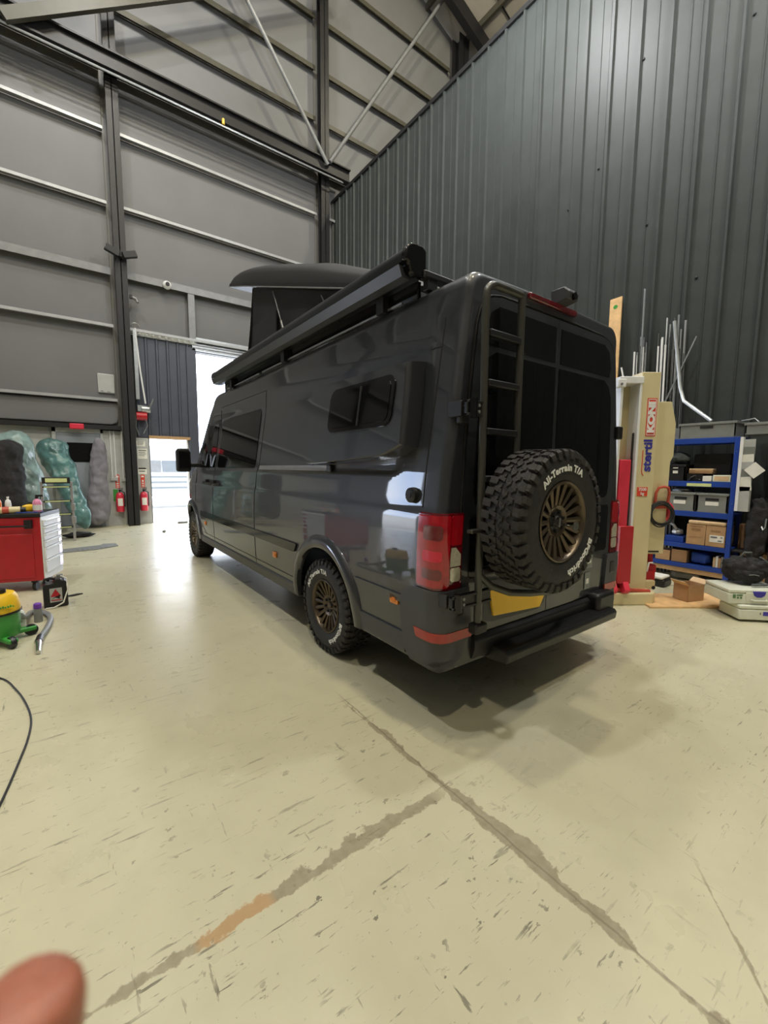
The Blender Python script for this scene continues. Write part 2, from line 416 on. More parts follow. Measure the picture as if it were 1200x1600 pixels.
# dark ribbed panels between the door openings
b = MB()
pts = []; x = 1.40; top = []
while x < 2.885:
    for dx, dy in ((0, 0.0), (0.02, -0.03), (0.06, -0.03), (0.08, 0.0)):
        if x + dx < 2.89: top.append((x + dx, YW - 0.06 + dy))
    x += 0.25
top.append((2.89, YW - 0.06)); poly = top + [(2.89, YW), (1.40, YW)]
b.prism(poly, 2, 2.26, 4.80)
obj('ribbed_panel', b, 'corrugated_blue', wall_far, smooth=20)
b = MB(); b.box(2.64, 2.89, YW - 0.10, YW, 0, 4.72); obj('door_post', b, 'corrugated_blue', wall_far, smooth=0, bevel=0.01)
b = MB(); b.box(1.66, 2.66, YW - 0.12, YW + 0.02, 2.24, 2.31); obj('lintel', b, 'mdf', wall_far, smooth=0)
b = MB(); b.box(2.58, 2.62, YW - 0.03, YW + 0.10, 0, 2.24); obj('door_frame', b, 'white_paint', wall_far, smooth=0)
b = MB(); b.box(1.36, 2.9, YW - 0.14, YW - 0.06, 4.80, 4.88)
for k in range(20): b.blob((1.40 + k * 0.075, YW - 0.16, 4.86 + 0.02 * (k % 2)), 0.05, 0.04, 0.05, 8, 6, 0.3, k)
obj('insulation_strip', b, 'white_paint', wall_far)
b = MB()
for k in range(5): b.box(2.80, 6.3, YW - 0.10 - 0.012 * k, YW - 0.06, 4.66 + k * 0.07, 4.715 + k * 0.07)
obj('roller_box', b, 'galv', wall_far, smooth=0)
b = MB(); b.box(2.72, 2.88, YW - 0.20, YW - 0.035, 4.9, 6.1); obj('door_hanger_post', b, 'steel_grey', wall_far, smooth=0)
# small white sheeted panels each side of the main column
b = MB(); b.box(0.66, 1.08, YW - 0.10, YW, 0, 2.38); obj('service_panel', b, 'offwhite', wall_far, smooth=0, bevel=0.006)
b = MB(); b.box(1.32, 1.64, YW - 0.10, YW, 0, 2.24); obj('service_panel', b, 'offwhite', wall_far, smooth=0, bevel=0.006)

# portal frame columns, tie beam, bracing
def steel(name, boxes, m='steel_dark'):
    b = MB()
    for q in boxes: b.box(*q)
    return obj(name, b, m, kind='structure', smooth=0)
def hcol(xa, xb, ya, yb, z1):
    return steel('steel_column', [(xa, xb, ya, ya + 0.02, 0, z1), (xa, xb, yb - 0.02, yb, 0, z1), ((xa+xb)/2 - 0.01, (xa+xb)/2 + 0.01, ya, yb, 0, z1)])
hcol(1.08, 1.33, 12.30, 12.47, 19.4)
hcol(6.59, 6.87, 12.26, 12.47, 19.4)
hcol(-4.35, -4.1, 12.30, 12.47, 18.4)
hcol(12.2, 12.7, 12.10, 12.47, 17.3)
b = MB(); b.box(-9, 7.5, 12.02, 12.22, 10.71, 10.75).box(-9, 7.5, 12.02, 12.22, 10.36, 10.40).box(-9, 7.5, 12.11, 12.13, 10.4, 10.71)
obj('tie_beam', b, 'steel_dark', kind='structure', smooth=0)
b = MB(); b.tube([(-9, 12.0, 10.24), (7.2, 12.0, 10.24)], 0.022, 8).tube([(-9, 12.06, 10.30), (7.2, 12.06, 10.30)], 0.015, 8)
obj('cable_conduit', b, 'galv', kind='structure')
b = MB(); b.tube([(3.62, 11.98, 10.27), (3.62, 11.98, 10.40)], 0.035, 8); obj('inspection_tag', b, 'yellow', kind='structure')
b = MB(); b.tube([(6.68, 12.0, 10.55), (4.24, 12.05, 13.75), (1.5, 12.1, 17.0)], 0.055, 10); obj('brace_tube', b, 'steel_grey', kind='structure')
b = MB(); b.tube([(6.75, 12.0, 10.65), (11.46, 12.05, 18.0)], 0.055, 10); obj('brace_tube', b, 'steel_grey', kind='structure')
b = MB(); m_ = Matrix.Translation((1.1, 11.92, 11.52)) @ Matrix.Rotation(-math.atan2(.71, 1), 4, 'Y'); b.box(-2.1, 7.0, -0.06, 0.06, -0.11, 0.11, m_)
obj('diagonal_beam', b, 'steel_olive', kind='structure', smooth=0)
# floodlight, camera and hooks on the main column / rail
def thing(*a, **k): return empty(*a, **k)
t = thing('floodlight', (1.21, 12.3, 6.45), label='black twin floodlight clamped to the left dark steel column', cat='lamp')
b = MB(); b.box(-0.04, 0.04, -0.12, 0, 0, 0.10); obj('bracket', b, 'steel_dark', t, smooth=0)
for s_ in (-1, 1):
    b = MB(); m_ = Matrix.Translation((s_*0.18, -0.14, 0.06)) @ Matrix.Rotation(s_*-0.35, 4, 'Y'); b.box(-0.15, 0.15, -0.05, 0.05, -0.06, 0.09, m_); obj('lamp_head', b, 'steel_dark', t, smooth=0, bevel=0.01)
t = thing('wall_siren', (2.22, 12.48, 6.14), label='round white sounder fixed on the thick grey rail above the door', cat='siren')
b = MB(); b.lathe([(0.0, 0.0), (0.10, 0.0), (0.10, 0.05), (0.06, 0.10), (0, 0.10)], 20, Matrix.Rotation(PI/2, 4, 'X')); obj('housing', b, 'white_paint', t)
b = MB(); b.lathe([(0.0, 0.10), (0.05, 0.10), (0.045, 0.14), (0, 0.14)], 16, Matrix.Rotation(PI/2, 4, 'X')); obj('horn', b, 'steel_dark', t)
t = thing('security_camera', (1.36, 12.4, 5.62), label='small dark camera on a bracket on the right of the left column', cat='camera')
b = MB(); b.box(0, 0.06, -0.04, 0.04, -0.02, 0.06); obj('bracket', b, 'steel_dark', t, smooth=0)
b = MB(); b.tube([(0.05, 0, 0.02), (0.14, -0.03, -0.02), (0.17, -0.05, -0.10)], [0.035, 0.04, 0.03], 10); obj('camera_body', b, 'steel_grey', t)
b = MB(); b.box(0, 0.34, -0.05, 0, 0, 0.46)
t = obj('control_box', b, 'white_paint', label='white control box mounted on the grey wall left of the column', cat='box', loc=(0.62, YW - 0.035, 3.30), bevel=0.012)
b = MB(); b.box(0.01, 0.33, -0.056, -0.05, 0.01, 0.45); obj('lid', b, 'offwhite', t, bevel=0.004)
b = MB(); b.box(0.05, 0.10, -0.062, -0.056, 0.03, 0.05).box(0.18, 0.25, -0.062, -0.056, 0.02, 0.04); obj('switch', b, 'steel_grey', t, smooth=0, kind='stuff')
b = MB(); b.box(0, 0.28, -0.08, 0, 0, 0.13)
obj('emergency_beacon', b, 'red_bright', label='red box light hanging on the dark rail above the grey door', cat='light', loc=(0.0, YW - 0.24, 2.37), bevel=0.02)
# chain drive of the big roller door
t = thing('door_hoist', (1.50, 12.49, 2.50), label='wall mounted roller door drive with red motor, chain and white pipe', cat='hoist')
b = MB(); b.cyl((-0.12, 0, 0.28), 0.10, 0.24, 0, 16); obj('motor', b, 'red_paint', t)
b = MB(); b.cyl((0.0, 0, 0.46), 0.09, 0.20, 0, 14).box(-0.08, 0.05, -0.05, 0.05, 0.40, 0.55)
for k in range(6): b.tube([(0.1 + 0.02*k, -0.05, 0.5), (0.22 + 0.01*k, -0.1, 0.58 + 0.03*k), (0.16, -0.08, 0.4)], 0.012, 6)
obj('gearbox', b, 'galv', t)
b = MB(); b.tube([(-0.05, 0, 2.44), (0.02, -0.02, 1.4), (0.10, -0.03, 0.6)], 0.02, 8); obj('pipe', b, 'white_paint', t)
b = MB(); b.box(-0.10, -0.02, -0.02, 0.04, 0.7, 2.4); obj('cable_tray', b, 'galv', t, smooth=0)
b = MB(); b.tube([(-0.12, -0.03, 0.3), (-0.14, -0.04, 0.0), (-0.08, -0.03, -0.2)], 0.012, 6).tube([(0.08, -0.04, 0.25), (0.12, -0.05, 0.05), (0.02, -0.04, -0.16)], 0.01, 6); obj('chain', b, 'galv', t)
b = MB(); b.tube([(-0.04 + 0.09*math.cos(a), 0, 2.47 + 0.09*math.sin(a)) for a in [PI*k/8 for k in range(9)]], 0.014, 6); obj('conduit_bend', b, 'galv', t)
# personnel door with dark pane
b = MB(); b.box(-0.27, 0.62, YW - 0.12, YW - 0.06, 0, 2.30); t = obj('door_1', b, 'door_grey', kind='structure', smooth=0, bevel=0.006)
b = MB(); b.box(-0.07, 0.46, YW - 0.128, YW - 0.12, 1.60, 2.06); obj('pane', b, 'glass_dark', t, smooth=0)
b = MB(); b.box(-0.34, -0.27, YW - 0.14, YW - 0.06, 0, 2.40).box(0.60, 0.66, YW - 0.14, YW - 0.06, 0, 2.40).box(-0.34, 0.66, YW - 0.14, YW - 0.06, 2.30, 2.40); obj('door_frame', b, 'offwhite', t, smooth=0)

# extinguishers, notices, conduits
def extinguisher(x, lab):
    t = thing('fire_extinguisher', (x, YW - 0.205, 0.36), label=lab, cat='extinguisher', group='fire extinguishers beside the column')
    b = MB(); b.lathe([(0, 0), (0.085, 0), (0.09, 0.02), (0.09, 0.40), (0.07, 0.46), (0.03, 0.49), (0, 0.49)], 20); obj('cylinder', b, 'red_bright', t)
    b = MB(); b.cyl((0, 0, 0.49), 0.02, 0.05).box(-0.03, 0.07, -0.012, 0.012, 0.54, 0.56).box(-0.02, 0.08, -0.01, 0.01, 0.58, 0.595); obj('valve', b, 'steel_dark', t)
    b = MB(); b.tube([(0.02, -0.01, 0.53), (0.10, -0.02, 0.48), (0.105, -0.02, 0.25), (0.10, -0.02, 0.12)], 0.012, 8); obj('hose', b, 'rubber', t)
    b = MB(); b.lathe([(0.0915, 0.15), (0.0915, 0.34)], 10, None, 0, -2.2, -0.9); obj('sticker', b, 'paper', t)
    b = MB(); b.box(-0.03, 0.03, 0.088, 0.102, 0.2, 0.44); obj('wall_bracket', b, 'steel_grey', t, smooth=0)
    return t
extinguisher(0.93, 'red fire extinguisher on the pale panel left of the steel column')
extinguisher(1.46, 'red fire extinguisher on the pale panel right of the steel column')
def sign(name, x, z, w, h, m, lab, cat='sign', marks=None):
    b = MB(); b.box(0, w, -0.006, 0, 0, h); t = obj(name, b, m, label=lab, cat=cat, loc=(x, YW - 0.10, z), smooth=0)
    if marks:
        b = MB()
        for q in marks[1]: b.box(q[0]*w, q[1]*w, -0.009, -0.006, q[2]*h, q[3]*h)
        obj('print', b, marks[0], t, smooth=0)
    return t
lines = ('steel_grey', [(0.1, 0.9, 0.78, 0.88), (0.1, 0.8, 0.6, 0.66), (0.1, 0.85, 0.45, 0.5), (0.1, 0.7, 0.3, 0.35)])
sign('notice', 1.36, 2.02, 0.20, 0.14, 'paper', 'small white notice at the top of the panel right of the column', marks=lines)
sign('notice', 1.38, 1.70, 0.22, 0.26, 'paper', 'larger white notice below the top one on the same panel', marks=lines)
sign('notice', 1.37, 1.30, 0.20, 0.18, 'paper', 'white notice with dark heading above the fire sign', marks=('steel_dark', [(0.05, 0.95, 0.75, 0.95), (0.1, 0.8, 0.4, 0.5)]))
for x, lab in ((1.42, 'tall red and white fire point sign right of the column'), (0.86, 'tall red and white fire point sign left of the column')):
    sign('fire_sign', x, 0.95, 0.09, 0.34, 'brand_red', lab, marks=('white_print', [(0.2, 0.8, 0.80, 0.92), (0.3, 0.7, 0.45, 0.60), (0.2, 0.8, 0.30, 0.38), (0.2, 0.8, 0.16, 0.22), (0.2, 0.8, 0.05, 0.10)]))
b = MB(); b.box(0, 0.1, -0.006, 0, 0, 0.3); obj('green_sign', b, 'green', label='narrow green sign behind the left fire extinguisher', cat='sign', loc=(0.80, YW - 0.10, 0.62), smooth=0)
t = thing('socket_conduits', (0.80, YW - 0.12, 1.2), label='pair of white conduits dropping to sockets left of the column', cat='conduit')
for k, (x, zl) in enumerate(((0.0, 0.02), (0.08, 0.02), (0.24, 0.0))):
    b = MB(); b.tube([(x, 0, 1.18), (x, 0, zl)], 0.012, 8); obj('conduit', b, 'white_paint', t)
    b = MB(); b.box(x - 0.04, x + 0.04, -0.03, 0.02, zl - 0.08, zl); obj('socket', b, 'offwhite', t, bevel=0.005)

# corrugated partition on the right: one-metre sheets
wall_right = None
PITCH = 0.42
def sheet_mesh():
    b = MB(); pts = []
    for k in range(3):
        y = k * PITCH
        pts += [(0.0, y), (0.0, y + 0.12), (-0.012, y + 0.125), (-0.012, y + 0.135), (0, y + 0.14), (0.0, y + 0.33), (-0.045, y + 0.345), (-0.045, y + 0.375), (0.0, y + 0.39)]
    pts.append((0, 3 * PITCH - 0.004))
    poly = [(p[0], p[1]) for p in pts] + [(0.01, 3 * PITCH - 0.004), (0.01, 0)]
    b.prism(poly, 2, 0, 10.0); return b.mesh('corrugated_sheet', 20)
b = MB(); b.box(XR + 0.012, XR + 0.15, YB, YW, 0, 9.9)
wall_right = obj('wall_right', b, 'steel_dark', kind='structure', smooth=0)
sh = sheet_mesh(); y = YW - 0.05
while y > YB:
    y -= 3 * PITCH
    o = obj('corrugated_sheet', sh, 'corrugated', wall_right); o.location = (XR, y, 0)
b = MB(); b.box(XR - 0.05, XR + 0.17, YB, YW - 0.02, 9.9, 9.99); obj('top_flashing', b, 'steel_dark', wall_right, smooth=0)
b = MB()
for y_, z_ in ((3.1, 5.2), (3.9, 6.4), (4.4, 6.0), (2.4, 4.2), (2.0, 7.2), (3.3, 7.6)): b.blob((XR - 0.006, y_, z_), 0.012, 0.02, 0.02, 8, 6)
obj('screw_heads', b, 'steel_dark', wall_right)
# side and back walls out of frame
b = MB(); b.box(XL - 0.2, XL, YB, YW + 0.25, 0, roof_z(XL)); wl_ = obj('wall_left', b, 'cladding_dark', kind='structure', smooth=0)
for k in range(1, 8):
    b = MB(); b.box(XL, XL + 0.18, YB, YW, k * 2.0, k * 2.0 + 0.06); obj('sheeting_rail', b, 'steel_grey', wl_, smooth=0)
b = MB(); b.prism([(XL, 0), (XE, 0), (XE, roof_z(XE)), (RIDGE_X, RIDGE_Z), (XL, roof_z(XL))], 1, YB - 0.2, YB); obj('wall_back', b, 'cladding_dark', kind='structure', smooth=0)
b = MB(); b.box(XE, XE + 0.2, YB, YW + 0.25, 0, roof_z(XE)); obj('wall_side', b, 'cladding_dark', kind='structure', smooth=0)
# roof
b = MB()
b.prism([(XL - 0.2, roof_z(XL) + 0.0), (RIDGE_X, RIDGE_Z), (XE + 0.2, roof_z(XE)), (XE + 0.2, roof_z(XE) + 0.2), (RIDGE_X, RIDGE_Z + 0.2), (XL - 0.2, roof_z(XL) + 0.2)], 1, YB - 0.2, YW + 0.25)
roof = obj('ceiling', b, 'roof_panel', kind='structure', smooth=0)
xx = -10.6
while xx < XE:
    if abs(xx - RIDGE_X) > 0.5:
        b = MB(); z = roof_z(xx); b.box(xx - 0.04, xx + 0.04, YB, YW, z - 0.24, z - 0.02); obj('purlin', b, 'steel_olive', roof, smooth=0)
    xx += 1.55
for yy in (11.6, 6.0, 0.4, -5.2):
    for sgn in (-1, 1):
        xa, xb = (RIDGE_X, XE) if sgn > 0 else (XL, RIDGE_X)
        b = MB(); b.prism([(xa, roof_z(xa) - 0.24), (xb, roof_z(xb) - 0.24), (xb, roof_z(xb) - 0.75), (xa, roof_z(xa) - 0.75)], 1, yy - 0.12, yy + 0.12); obj('rafter', b, 'steel_dark', roof, smooth=0)
yy = YB + 1
while yy < YW:
    b = MB(); b.prism([(RIDGE_X, RIDGE_Z - 0.02), (XE, roof_z(XE) - 0.02), (XE, roof_z(XE) - 0.06), (RIDGE_X, RIDGE_Z - 0.06)], 1, yy - 0.02, yy + 0.02); obj('panel_joint', b, 'steel_dark', roof, smooth=0)
    yy += 1.1
# high-bay lamps above the frame; the left and rear ones are added fill
for i, ((x, y, z), p, r, lc) in enumerate(LAMPS):
    t = thing('high_bay_and_fill_lamp', (x, y, z), label='round roof lamp out of view, in a set of high bays and added fill lamps', cat='lamp', group='high bay lamps')
    b = MB(); b.lathe([(0.0, 0.35), (0.12, 0.35), (0.16, 0.20), (r, 0.02), (r, 0.0), (r - 0.02, 0.02), (0.1, 0.16), (0, 0.16)], 24); obj('lamp_shade', b, 'steel_grey', t)
    b = MB(); b.lathe([(0, 0.05), (r - 0.08, 0.05), (r - 0.08, 0.055), (0, 0.055)], 20); obj('diffuser', b, 'lens_white', t)
    b = MB(); b.tube([(0, 0, 0.35), (0, 0, max(.5, roof_z(x) - z - 0.8))], 0.012, 6); obj('suspension_rod', b, 'steel_dark', t)
    ld = bpy.data.lights.new('high_bay_and_fill_light', 'POINT'); ld.shadow_soft_size = 0.22; ld.energy = p * LAMP_W; ld.color = lc
    lo = bpy.data.objects.new('high_bay_and_fill_light', ld); COL.objects.link(lo); lo.location = (x, y, z - 0.28)
for (a, c, h) in DOORS:   # sampling portals filling the door openings, they emit nothing
    ld = bpy.data.lights.new('door_portal', 'AREA'); ld.shape = 'RECTANGLE'; ld.size = c - a; ld.size_y = h; ld.energy = 1; ld.cycles.is_portal = True
    lo = bpy.data.objects.new('door_portal', ld); COL.objects.link(lo); lo.location = ((a + c)/2, YW + 0.3, h/2); lo.rotation_euler = (-PI/2, 0, 0)

# vehicle outside seen through the small door
t = thing('parked_van', (3.0, 17.2, -0.02), label='white panel van parked outside beyond the small doorway', cat='van')
b = MB(); prof = [(0.0, 0.45), (-0.02, 0.9), (0.0, 1.25), (0.05, 1.75), (0.14, 2.15), (0.3, 2.28), (1.7, 2.28), (1.9, 2.1), (1.98, 1.2), (1.98, 0.45)]
b.prism([(p[0], p[1]) for p in prof], 0, -2.6, 3.4); obj('body', b, 'outside_white', t, smooth=30, bevel=0.02)
b = MB(); b.box(-0.35, 0.55, 0.0, 0.08, 1.32, 1.74); obj('side_window', b, 'outside_grey', t, smooth=0)
b = MB(); b.box(-1.5, -0.4, 0.0, 0.08, 1.32, 1.74); obj('side_window', b, 'rail_light', t, smooth=0)
for z_ in (0.72, 0.92, 1.12): 
    b = MB(); b.box(-2.6, 3.4, -0.05, 0.02, z_, z_ + 0.05); obj('side_moulding', b, 'outside_grey', t, smooth=0)
for x_ in (-1.7, 2.4):
    b = MB(); b.lathe([(0.0, -0.02), (0.2, -0.02), (0.22, 0.0), (0.34, 0.0), (0.35, 0.2), (0, 0.2)], 24, Matrix.Translation((x_, -0.01, 0.35)) @ Matrix.Rotation(-PI/2, 4, 'X')); obj('wheel', b, 'rubber', t)

# ================================================================ THE CAMPER VAN
VX, VY = 1.575, 1.625
van = thing('camper_van', (VX, VY, 0), label='dark grey high roof camper van with raised pop top, awning and rear ladder', cat='van')
WR, WF, TR = 1.34, 5.92, 0.386     # wheel positions, tyre radius
def side(z, y=2.0, recess=True):
    x = interp(z, [.34, .5, .75, 1.0, 1.24, 1.29, 1.5, 2.3, 2.42], [.035, .012, .0, .0, .010, .024, .045, .165, .185])
    if recess:
        k = sm(1.46, 1.50, z) * sm(2.34, 2.12, z) * sm(0.22 + 0.25 * max(0, 1.62 - z) / .16 * (z < 1.62), 0.27 + 0.25 * max(0, 1.62 - z) / .16 * (z < 1.62), y) * sm(5.1, 5.0, y)
        x += 0.022 * k
    if y > 5.9: x += 0.30 * ((y - 5.9)/0.94) ** 2.2
    return x
def ztop(y):
    return interp(y, [0, 4.95, 5.05, 5.2, 5.72, 5.85, 6.55, 6.74, 6.84], [2.605, 2.605, 2.56, 2.38, 1.52, 1.42, 1.17, 1.02, 0.80])
ZS = [.36, .42, .5, .62, .75, .85, 1.0, 1.12, 1.22, 1.25, 1.27, 1.29, 1.34, 1.42, 1.455, 1.465, 1.475, 1.485, 1.495, 1.51, 1.6, 1.75, 1.9, 2.05, 2.17, 2.19, 2.205, 2.215, 2.225, 2.235, 2.25, 2.33, 2.42, 2.49]
def section(y):
    zt = ztop(y); f = (zt - 1.2) / (2.605 - 1.2)
    def zz(z): return z if zt > 2.6 else (z if z < .75 and zt > 1.0 else (.36 + (z-.36)*((min(zt,1.2)-.36)/(1.2-.36)) if zt < 1.2 and z <= 1.2 else (z if z <= 1.2 else min(zt, 1.2) + (z - 1.2) * max(f, 0.02))))
    pts = [(1.02, .36), (.5, .36), (.12, .36)]
    for z in ZS:
        z2 = zz(z); xx_ = side(z2 if zt < 2.6 else z, y)
        pts.append((xx_, z2))
    xb = pts[-1][0]; zb_ = zz(2.49)
    for k in range(1, 9):
        a = PI/2 * k / 8; r = 0.10
        z = 2.49 + r * math.sin(a); pts.append((xb + r * (1 - math.cos(a)), zz(z)))
    pts += [(xb + .35, zz(2.598)), (xb + .6, zz(2.602)), (1.02, zz(2.605))]
    return pts
def inset(y):
    if y < 0.05: return 0.05 - math.sqrt(max(0, 0.05**2 - (0.05 - y)**2))
    if y > 6.74: return 0.08 * ((y - 6.74)/.1) ** 2
    return 0
YS = [0, .002, .006, .012, .02, .03, .04, .05, .07, .1] + [.1 + .03 * i for i in range(1, 16)] + [.6 + .1 * i for i in range(0, 44)] + [4.9, 4.97, 4.99, 5.01, 5.03, 5.05, 5.08] + [5.1 + .05 * i for i in range(1, 33)] + [6.74, 6.78, 6.82, 6.84]
YS = sorted(set(round(v, 4) for v in YS))
def body_mesh():
    b = MB(); rings = []
    for y in YS:
        sec = section(y); q = inset(y); full = []
        def P(x, z, mirror):
            zz_ = z - q * max(0, min(1, (z - 1.6) / .8)) * 0.8 if z > 1.6 else z
            x = x + q * max(0, 1 - x / 1.02)
            return (2.04 - x if mirror else x, y, zz_)
        full = [P(x, z, False) for x, z in sec] + [P(x, z, True) for x, z in sec[-2:0:-1]]
        rings.append([b.bm.verts.new(p) for p in full])
    n = len(rings[0])
    for i in range(len(rings)-1):
        for k in range(n): b.face([rings[i][k], rings[i][(k+1)%n], rings[i+1][(k+1)%n], rings[i+1][k]])
    b.face(rings[0]); b.face(rings[-1][::-1])
    bmesh.ops.recalc_face_normals(b.bm, faces=b.bm.faces)
    return b.mesh('body', 30)
body = obj('body', body_mesh(), ['paint', 'seam'], van)
cut = MB()
for yw in (WR, WF):
    for xa in (-0.3, 1.69): cut.cyl((xa, yw, 0.40), 0.475, 0.65, 0, 48)
cuto = obj('cutter', cut, 'seam', van)
md = body.modifiers.new('b', 'BOOLEAN'); md.operation = 'DIFFERENCE'; md.object = cuto; md.solver = 'EXACT'
bpy.context.view_layer.update()
dg = bpy.context.evaluated_depsgraph_get(); me2 = bpy.data.meshes.new_from_object(body.evaluated_get(dg))
body.modifiers.clear(); body.data = me2
bpy.data.objects.remove(cuto)
me2.materials.clear(); me2.materials.append(MT['paint']); me2.materials.append(MT['seam'])
for p in me2.polygons:
    c = p.center; p.material_index = 0
    for yw in (WR, WF):
        d = math.hypot(c.y - yw, c.z - .40)
        if d < .477 and (c.x < .36 or c.x > 1.68):
            nrm = p.normal; rad = abs(nrm.y * (c.y - yw) + nrm.z * (c.z - .40)) / max(d, 1e-3)
            if rad > 0.8 or abs(abs(nrm.x) - 1) < 0.02: p.material_index = 1
# --- patches that follow the body surface
def patch(rows, surf, ncol, off, thick=0.01):
    """rows: (z, a0, a1); surf(a, z, off) -> point"""
    b = MB(); top = [[b.bm.verts.new(surf(a0 + (a1-a0)*j/ncol, z, off)) for j in range(ncol+1)] for z, a0, a1 in rows]
    bot = [[b.bm.verts.new(surf(a0 + (a1-a0)*j/ncol, z, off - thick)) for j in range(ncol+1)] for z, a0, a1 in rows]
    R = len(rows)
    for i in range(R-1):
        for j in range(ncol):
            b.face([top[i][j], top[i][j+1], top[i+1][j+1], top[i+1][j]]); b.face([bot[i][j], bot[i+1][j], bot[i+1][j+1], bot[i][j+1]])
        b.face([top[i][0], top[i+1][0], bot[i+1][0], bot[i][0]]); b.face([top[i][ncol], bot[i][ncol], bot[i+1][ncol], top[i+1][ncol]])
    for j in range(ncol):
        b.face([top[0][j], bot[0][j], bot[0][j+1], top[0][j+1]]); b.face([top[-1][j], top[-1][j+1], bot[-1][j+1], bot[-1][j]])
    return b
def rr_rows(z0, z1, a0, a1, r, extra=6):
    """rounded rectangle as rows"""
    rows = []
    for k in range(7):
        t = PI/2 * k/6; rows.append((z0 + r - r*math.cos(t), a0 + r - r*math.sin(t), a1 - r + r*math.sin(t)))
    for k in range(1, extra): rows.append((z0 + r + (z1-z0-2*r)*k/extra, a0, a1))
    for k in range(6, -1, -1):
        t = PI/2 * k/6; rows.append((z1 - r + r*math.cos(t), a0 + r - r*math.sin(t), a1 - r + r*math.sin(t)))
    return rows
SL_ = lambda a, z, o: Vector((side(z, a) - o, a, z))
SR_ = lambda a, z, o: Vector((2.04 - side(z, a) + o, a, z))
RE_ = lambda a, z, o: Vector((a, -o, z))
def seam(path, r=0.0035, surf=SL_, name='seam', par=None):
    b = MB(); b.tube([surf(a, z, 0.0005) for a, z in path], r, 6); obj(name, b, 'seam', par or body)
def zline(y, z0, z1, n=14): return [(y, z0 + (z1-z0)*k/n) for k in range(n+1)]
seam(zline(2.90, 0.44, 2.34, 26)); seam(zline(4.60, 0.46, 2.30, 22)); seam([(2.90 + 1.7*k/10, 2.34) for k in range(11)])
seam(zline(0.165, 1.29, 2.36, 12)); seam([(0.17 + 0.02*k, 2.20 + 0.001*k) for k in range(6)])
seam([(1.9 + 3.3*k/8, 0.505) for k in range(9)])
seam([(5.02, 0.5), (5.5, 0.72)])
seam(zline(5.62, 0.95, 1.45, 5))
# dark side glass
gl = obj('side_window', patch(rr_rows(1.50, 2.16, 3.02, 4.52, .06), SL_, 12, 0.006, 0.02), 'glass_dark', van)
rows = [(z, 4.68, min(5.42, 5.05 + (2.30 - z) * 0.62)) for z in [1.50 + 0.62*k/8 for k in range(9)]]
obj('cab_window', patch(rows, SL_, 8, 0.006, 0.02), 'glass_dark', van)
rows = [(z, 5.50 - max(0, (z-1.5))*0.62, 5.70 - max(0, (z - 1.5)) * 0.62) for z in (1.50, 1.65, 1.8)]
obj('quarter_window', patch(rows, SL_, 3, 0.006, 0.02), 'glass_dark', van)
gl2 = obj('side_window', patch(rr_rows(1.50, 2.16, 1.62, 2.80, .06), SL_, 12, 0.004, 0.02), 'paint', van, label='plain blanking panel in the window recess')
b = MB(); b.prism([(5.17, 2.44), (5.70, 1.56), (5.735, 1.575), (5.20, 2.46)], 0, 0.28, 1.76); obj('windscreen', b, 'glass_dark', van, smooth=0)
# belt and lower mouldings, sill
b = MB(); 
obj('side_moulding', patch([(.755, 1.86, 5.24), (.76, 1.84, 5.26), (.83, 1.80, 5.28), (.835, 1.82, 5.26)], SL_, 12, 0.016, 0.03), 'gloss_black', van)
b.bm.free()
obj('side_moulding', patch([(.70, .28, .82), (.72, .28, .83), (.745, .28, .84)], SL_, 6, 0.012, 0.02), 'paint', van)
b = MB(); b.prism([(0.02, .34), (0.10, .32), (0.12, .42), (0.02, .46), (0.005, .44)], 1, 1.84, 5.40); obj('sill', b, 'plastic_grey', van, bevel=0.008)
b = MB(); b.prism([(2.02, .34), (1.94, .32), (1.92, .42), (2.02, .46), (2.035, .44)], 1, 1.84, 5.40); obj('sill', b, 'plastic_grey', van, bevel=0.008)
b = MB(); b.prism([(0.10, .30), (0.16, .30), (0.16, .36), (0.10, .36)], 1, 1.9, 5.4); obj('side_step_rail', b, 'plastic_black', van, bevel=0.01)
# wheel arch lips
def arch(yw, mirror):
    b = MB(); n = 40; prof = [(.468, .02), (.472, -.022), (.49, -.034), (.535, -.030), (.575, -.004), (.58, .03)]
    rings = []
    for k in range(n+1):
        a = -0.05 + (PI + 0.10) * k/n
        ring = []
        for r, dx in prof:
            y = yw + r*math.cos(a); z = .40 + r*math.sin(a)
            x = side(max(z, .36), y, False) + dx
            ring.append(b.bm.verts.new((2.04 - x if mirror else x, y, z)))
        rings.append(ring)
    for i in range(n):
        for j in range(len(prof)-1): b.face([rings[i][j], rings[i][j+1], rings[i+1][j+1], rings[i+1][j]])
        b.face([rings[i][-1], rings[i][0], rings[i+1][0], rings[i+1][-1]])
    b.face(rings[0]); b.face(rings[-1][::-1])
    obj('wheel_arch', b, 'plastic_grey' if False else 'paint', van, smooth=50)
for yw in (WR, WF):
    for mm in (False, True): arch(yw, mm)
# lower quarter panel behind the rear wheel
obj('quarter_trim', patch([(.38, .30, .86), (.44, .30, .885), (.51, .30, .905)], SL_, 6, 0.012, 0.04), 'plastic_grey', van)
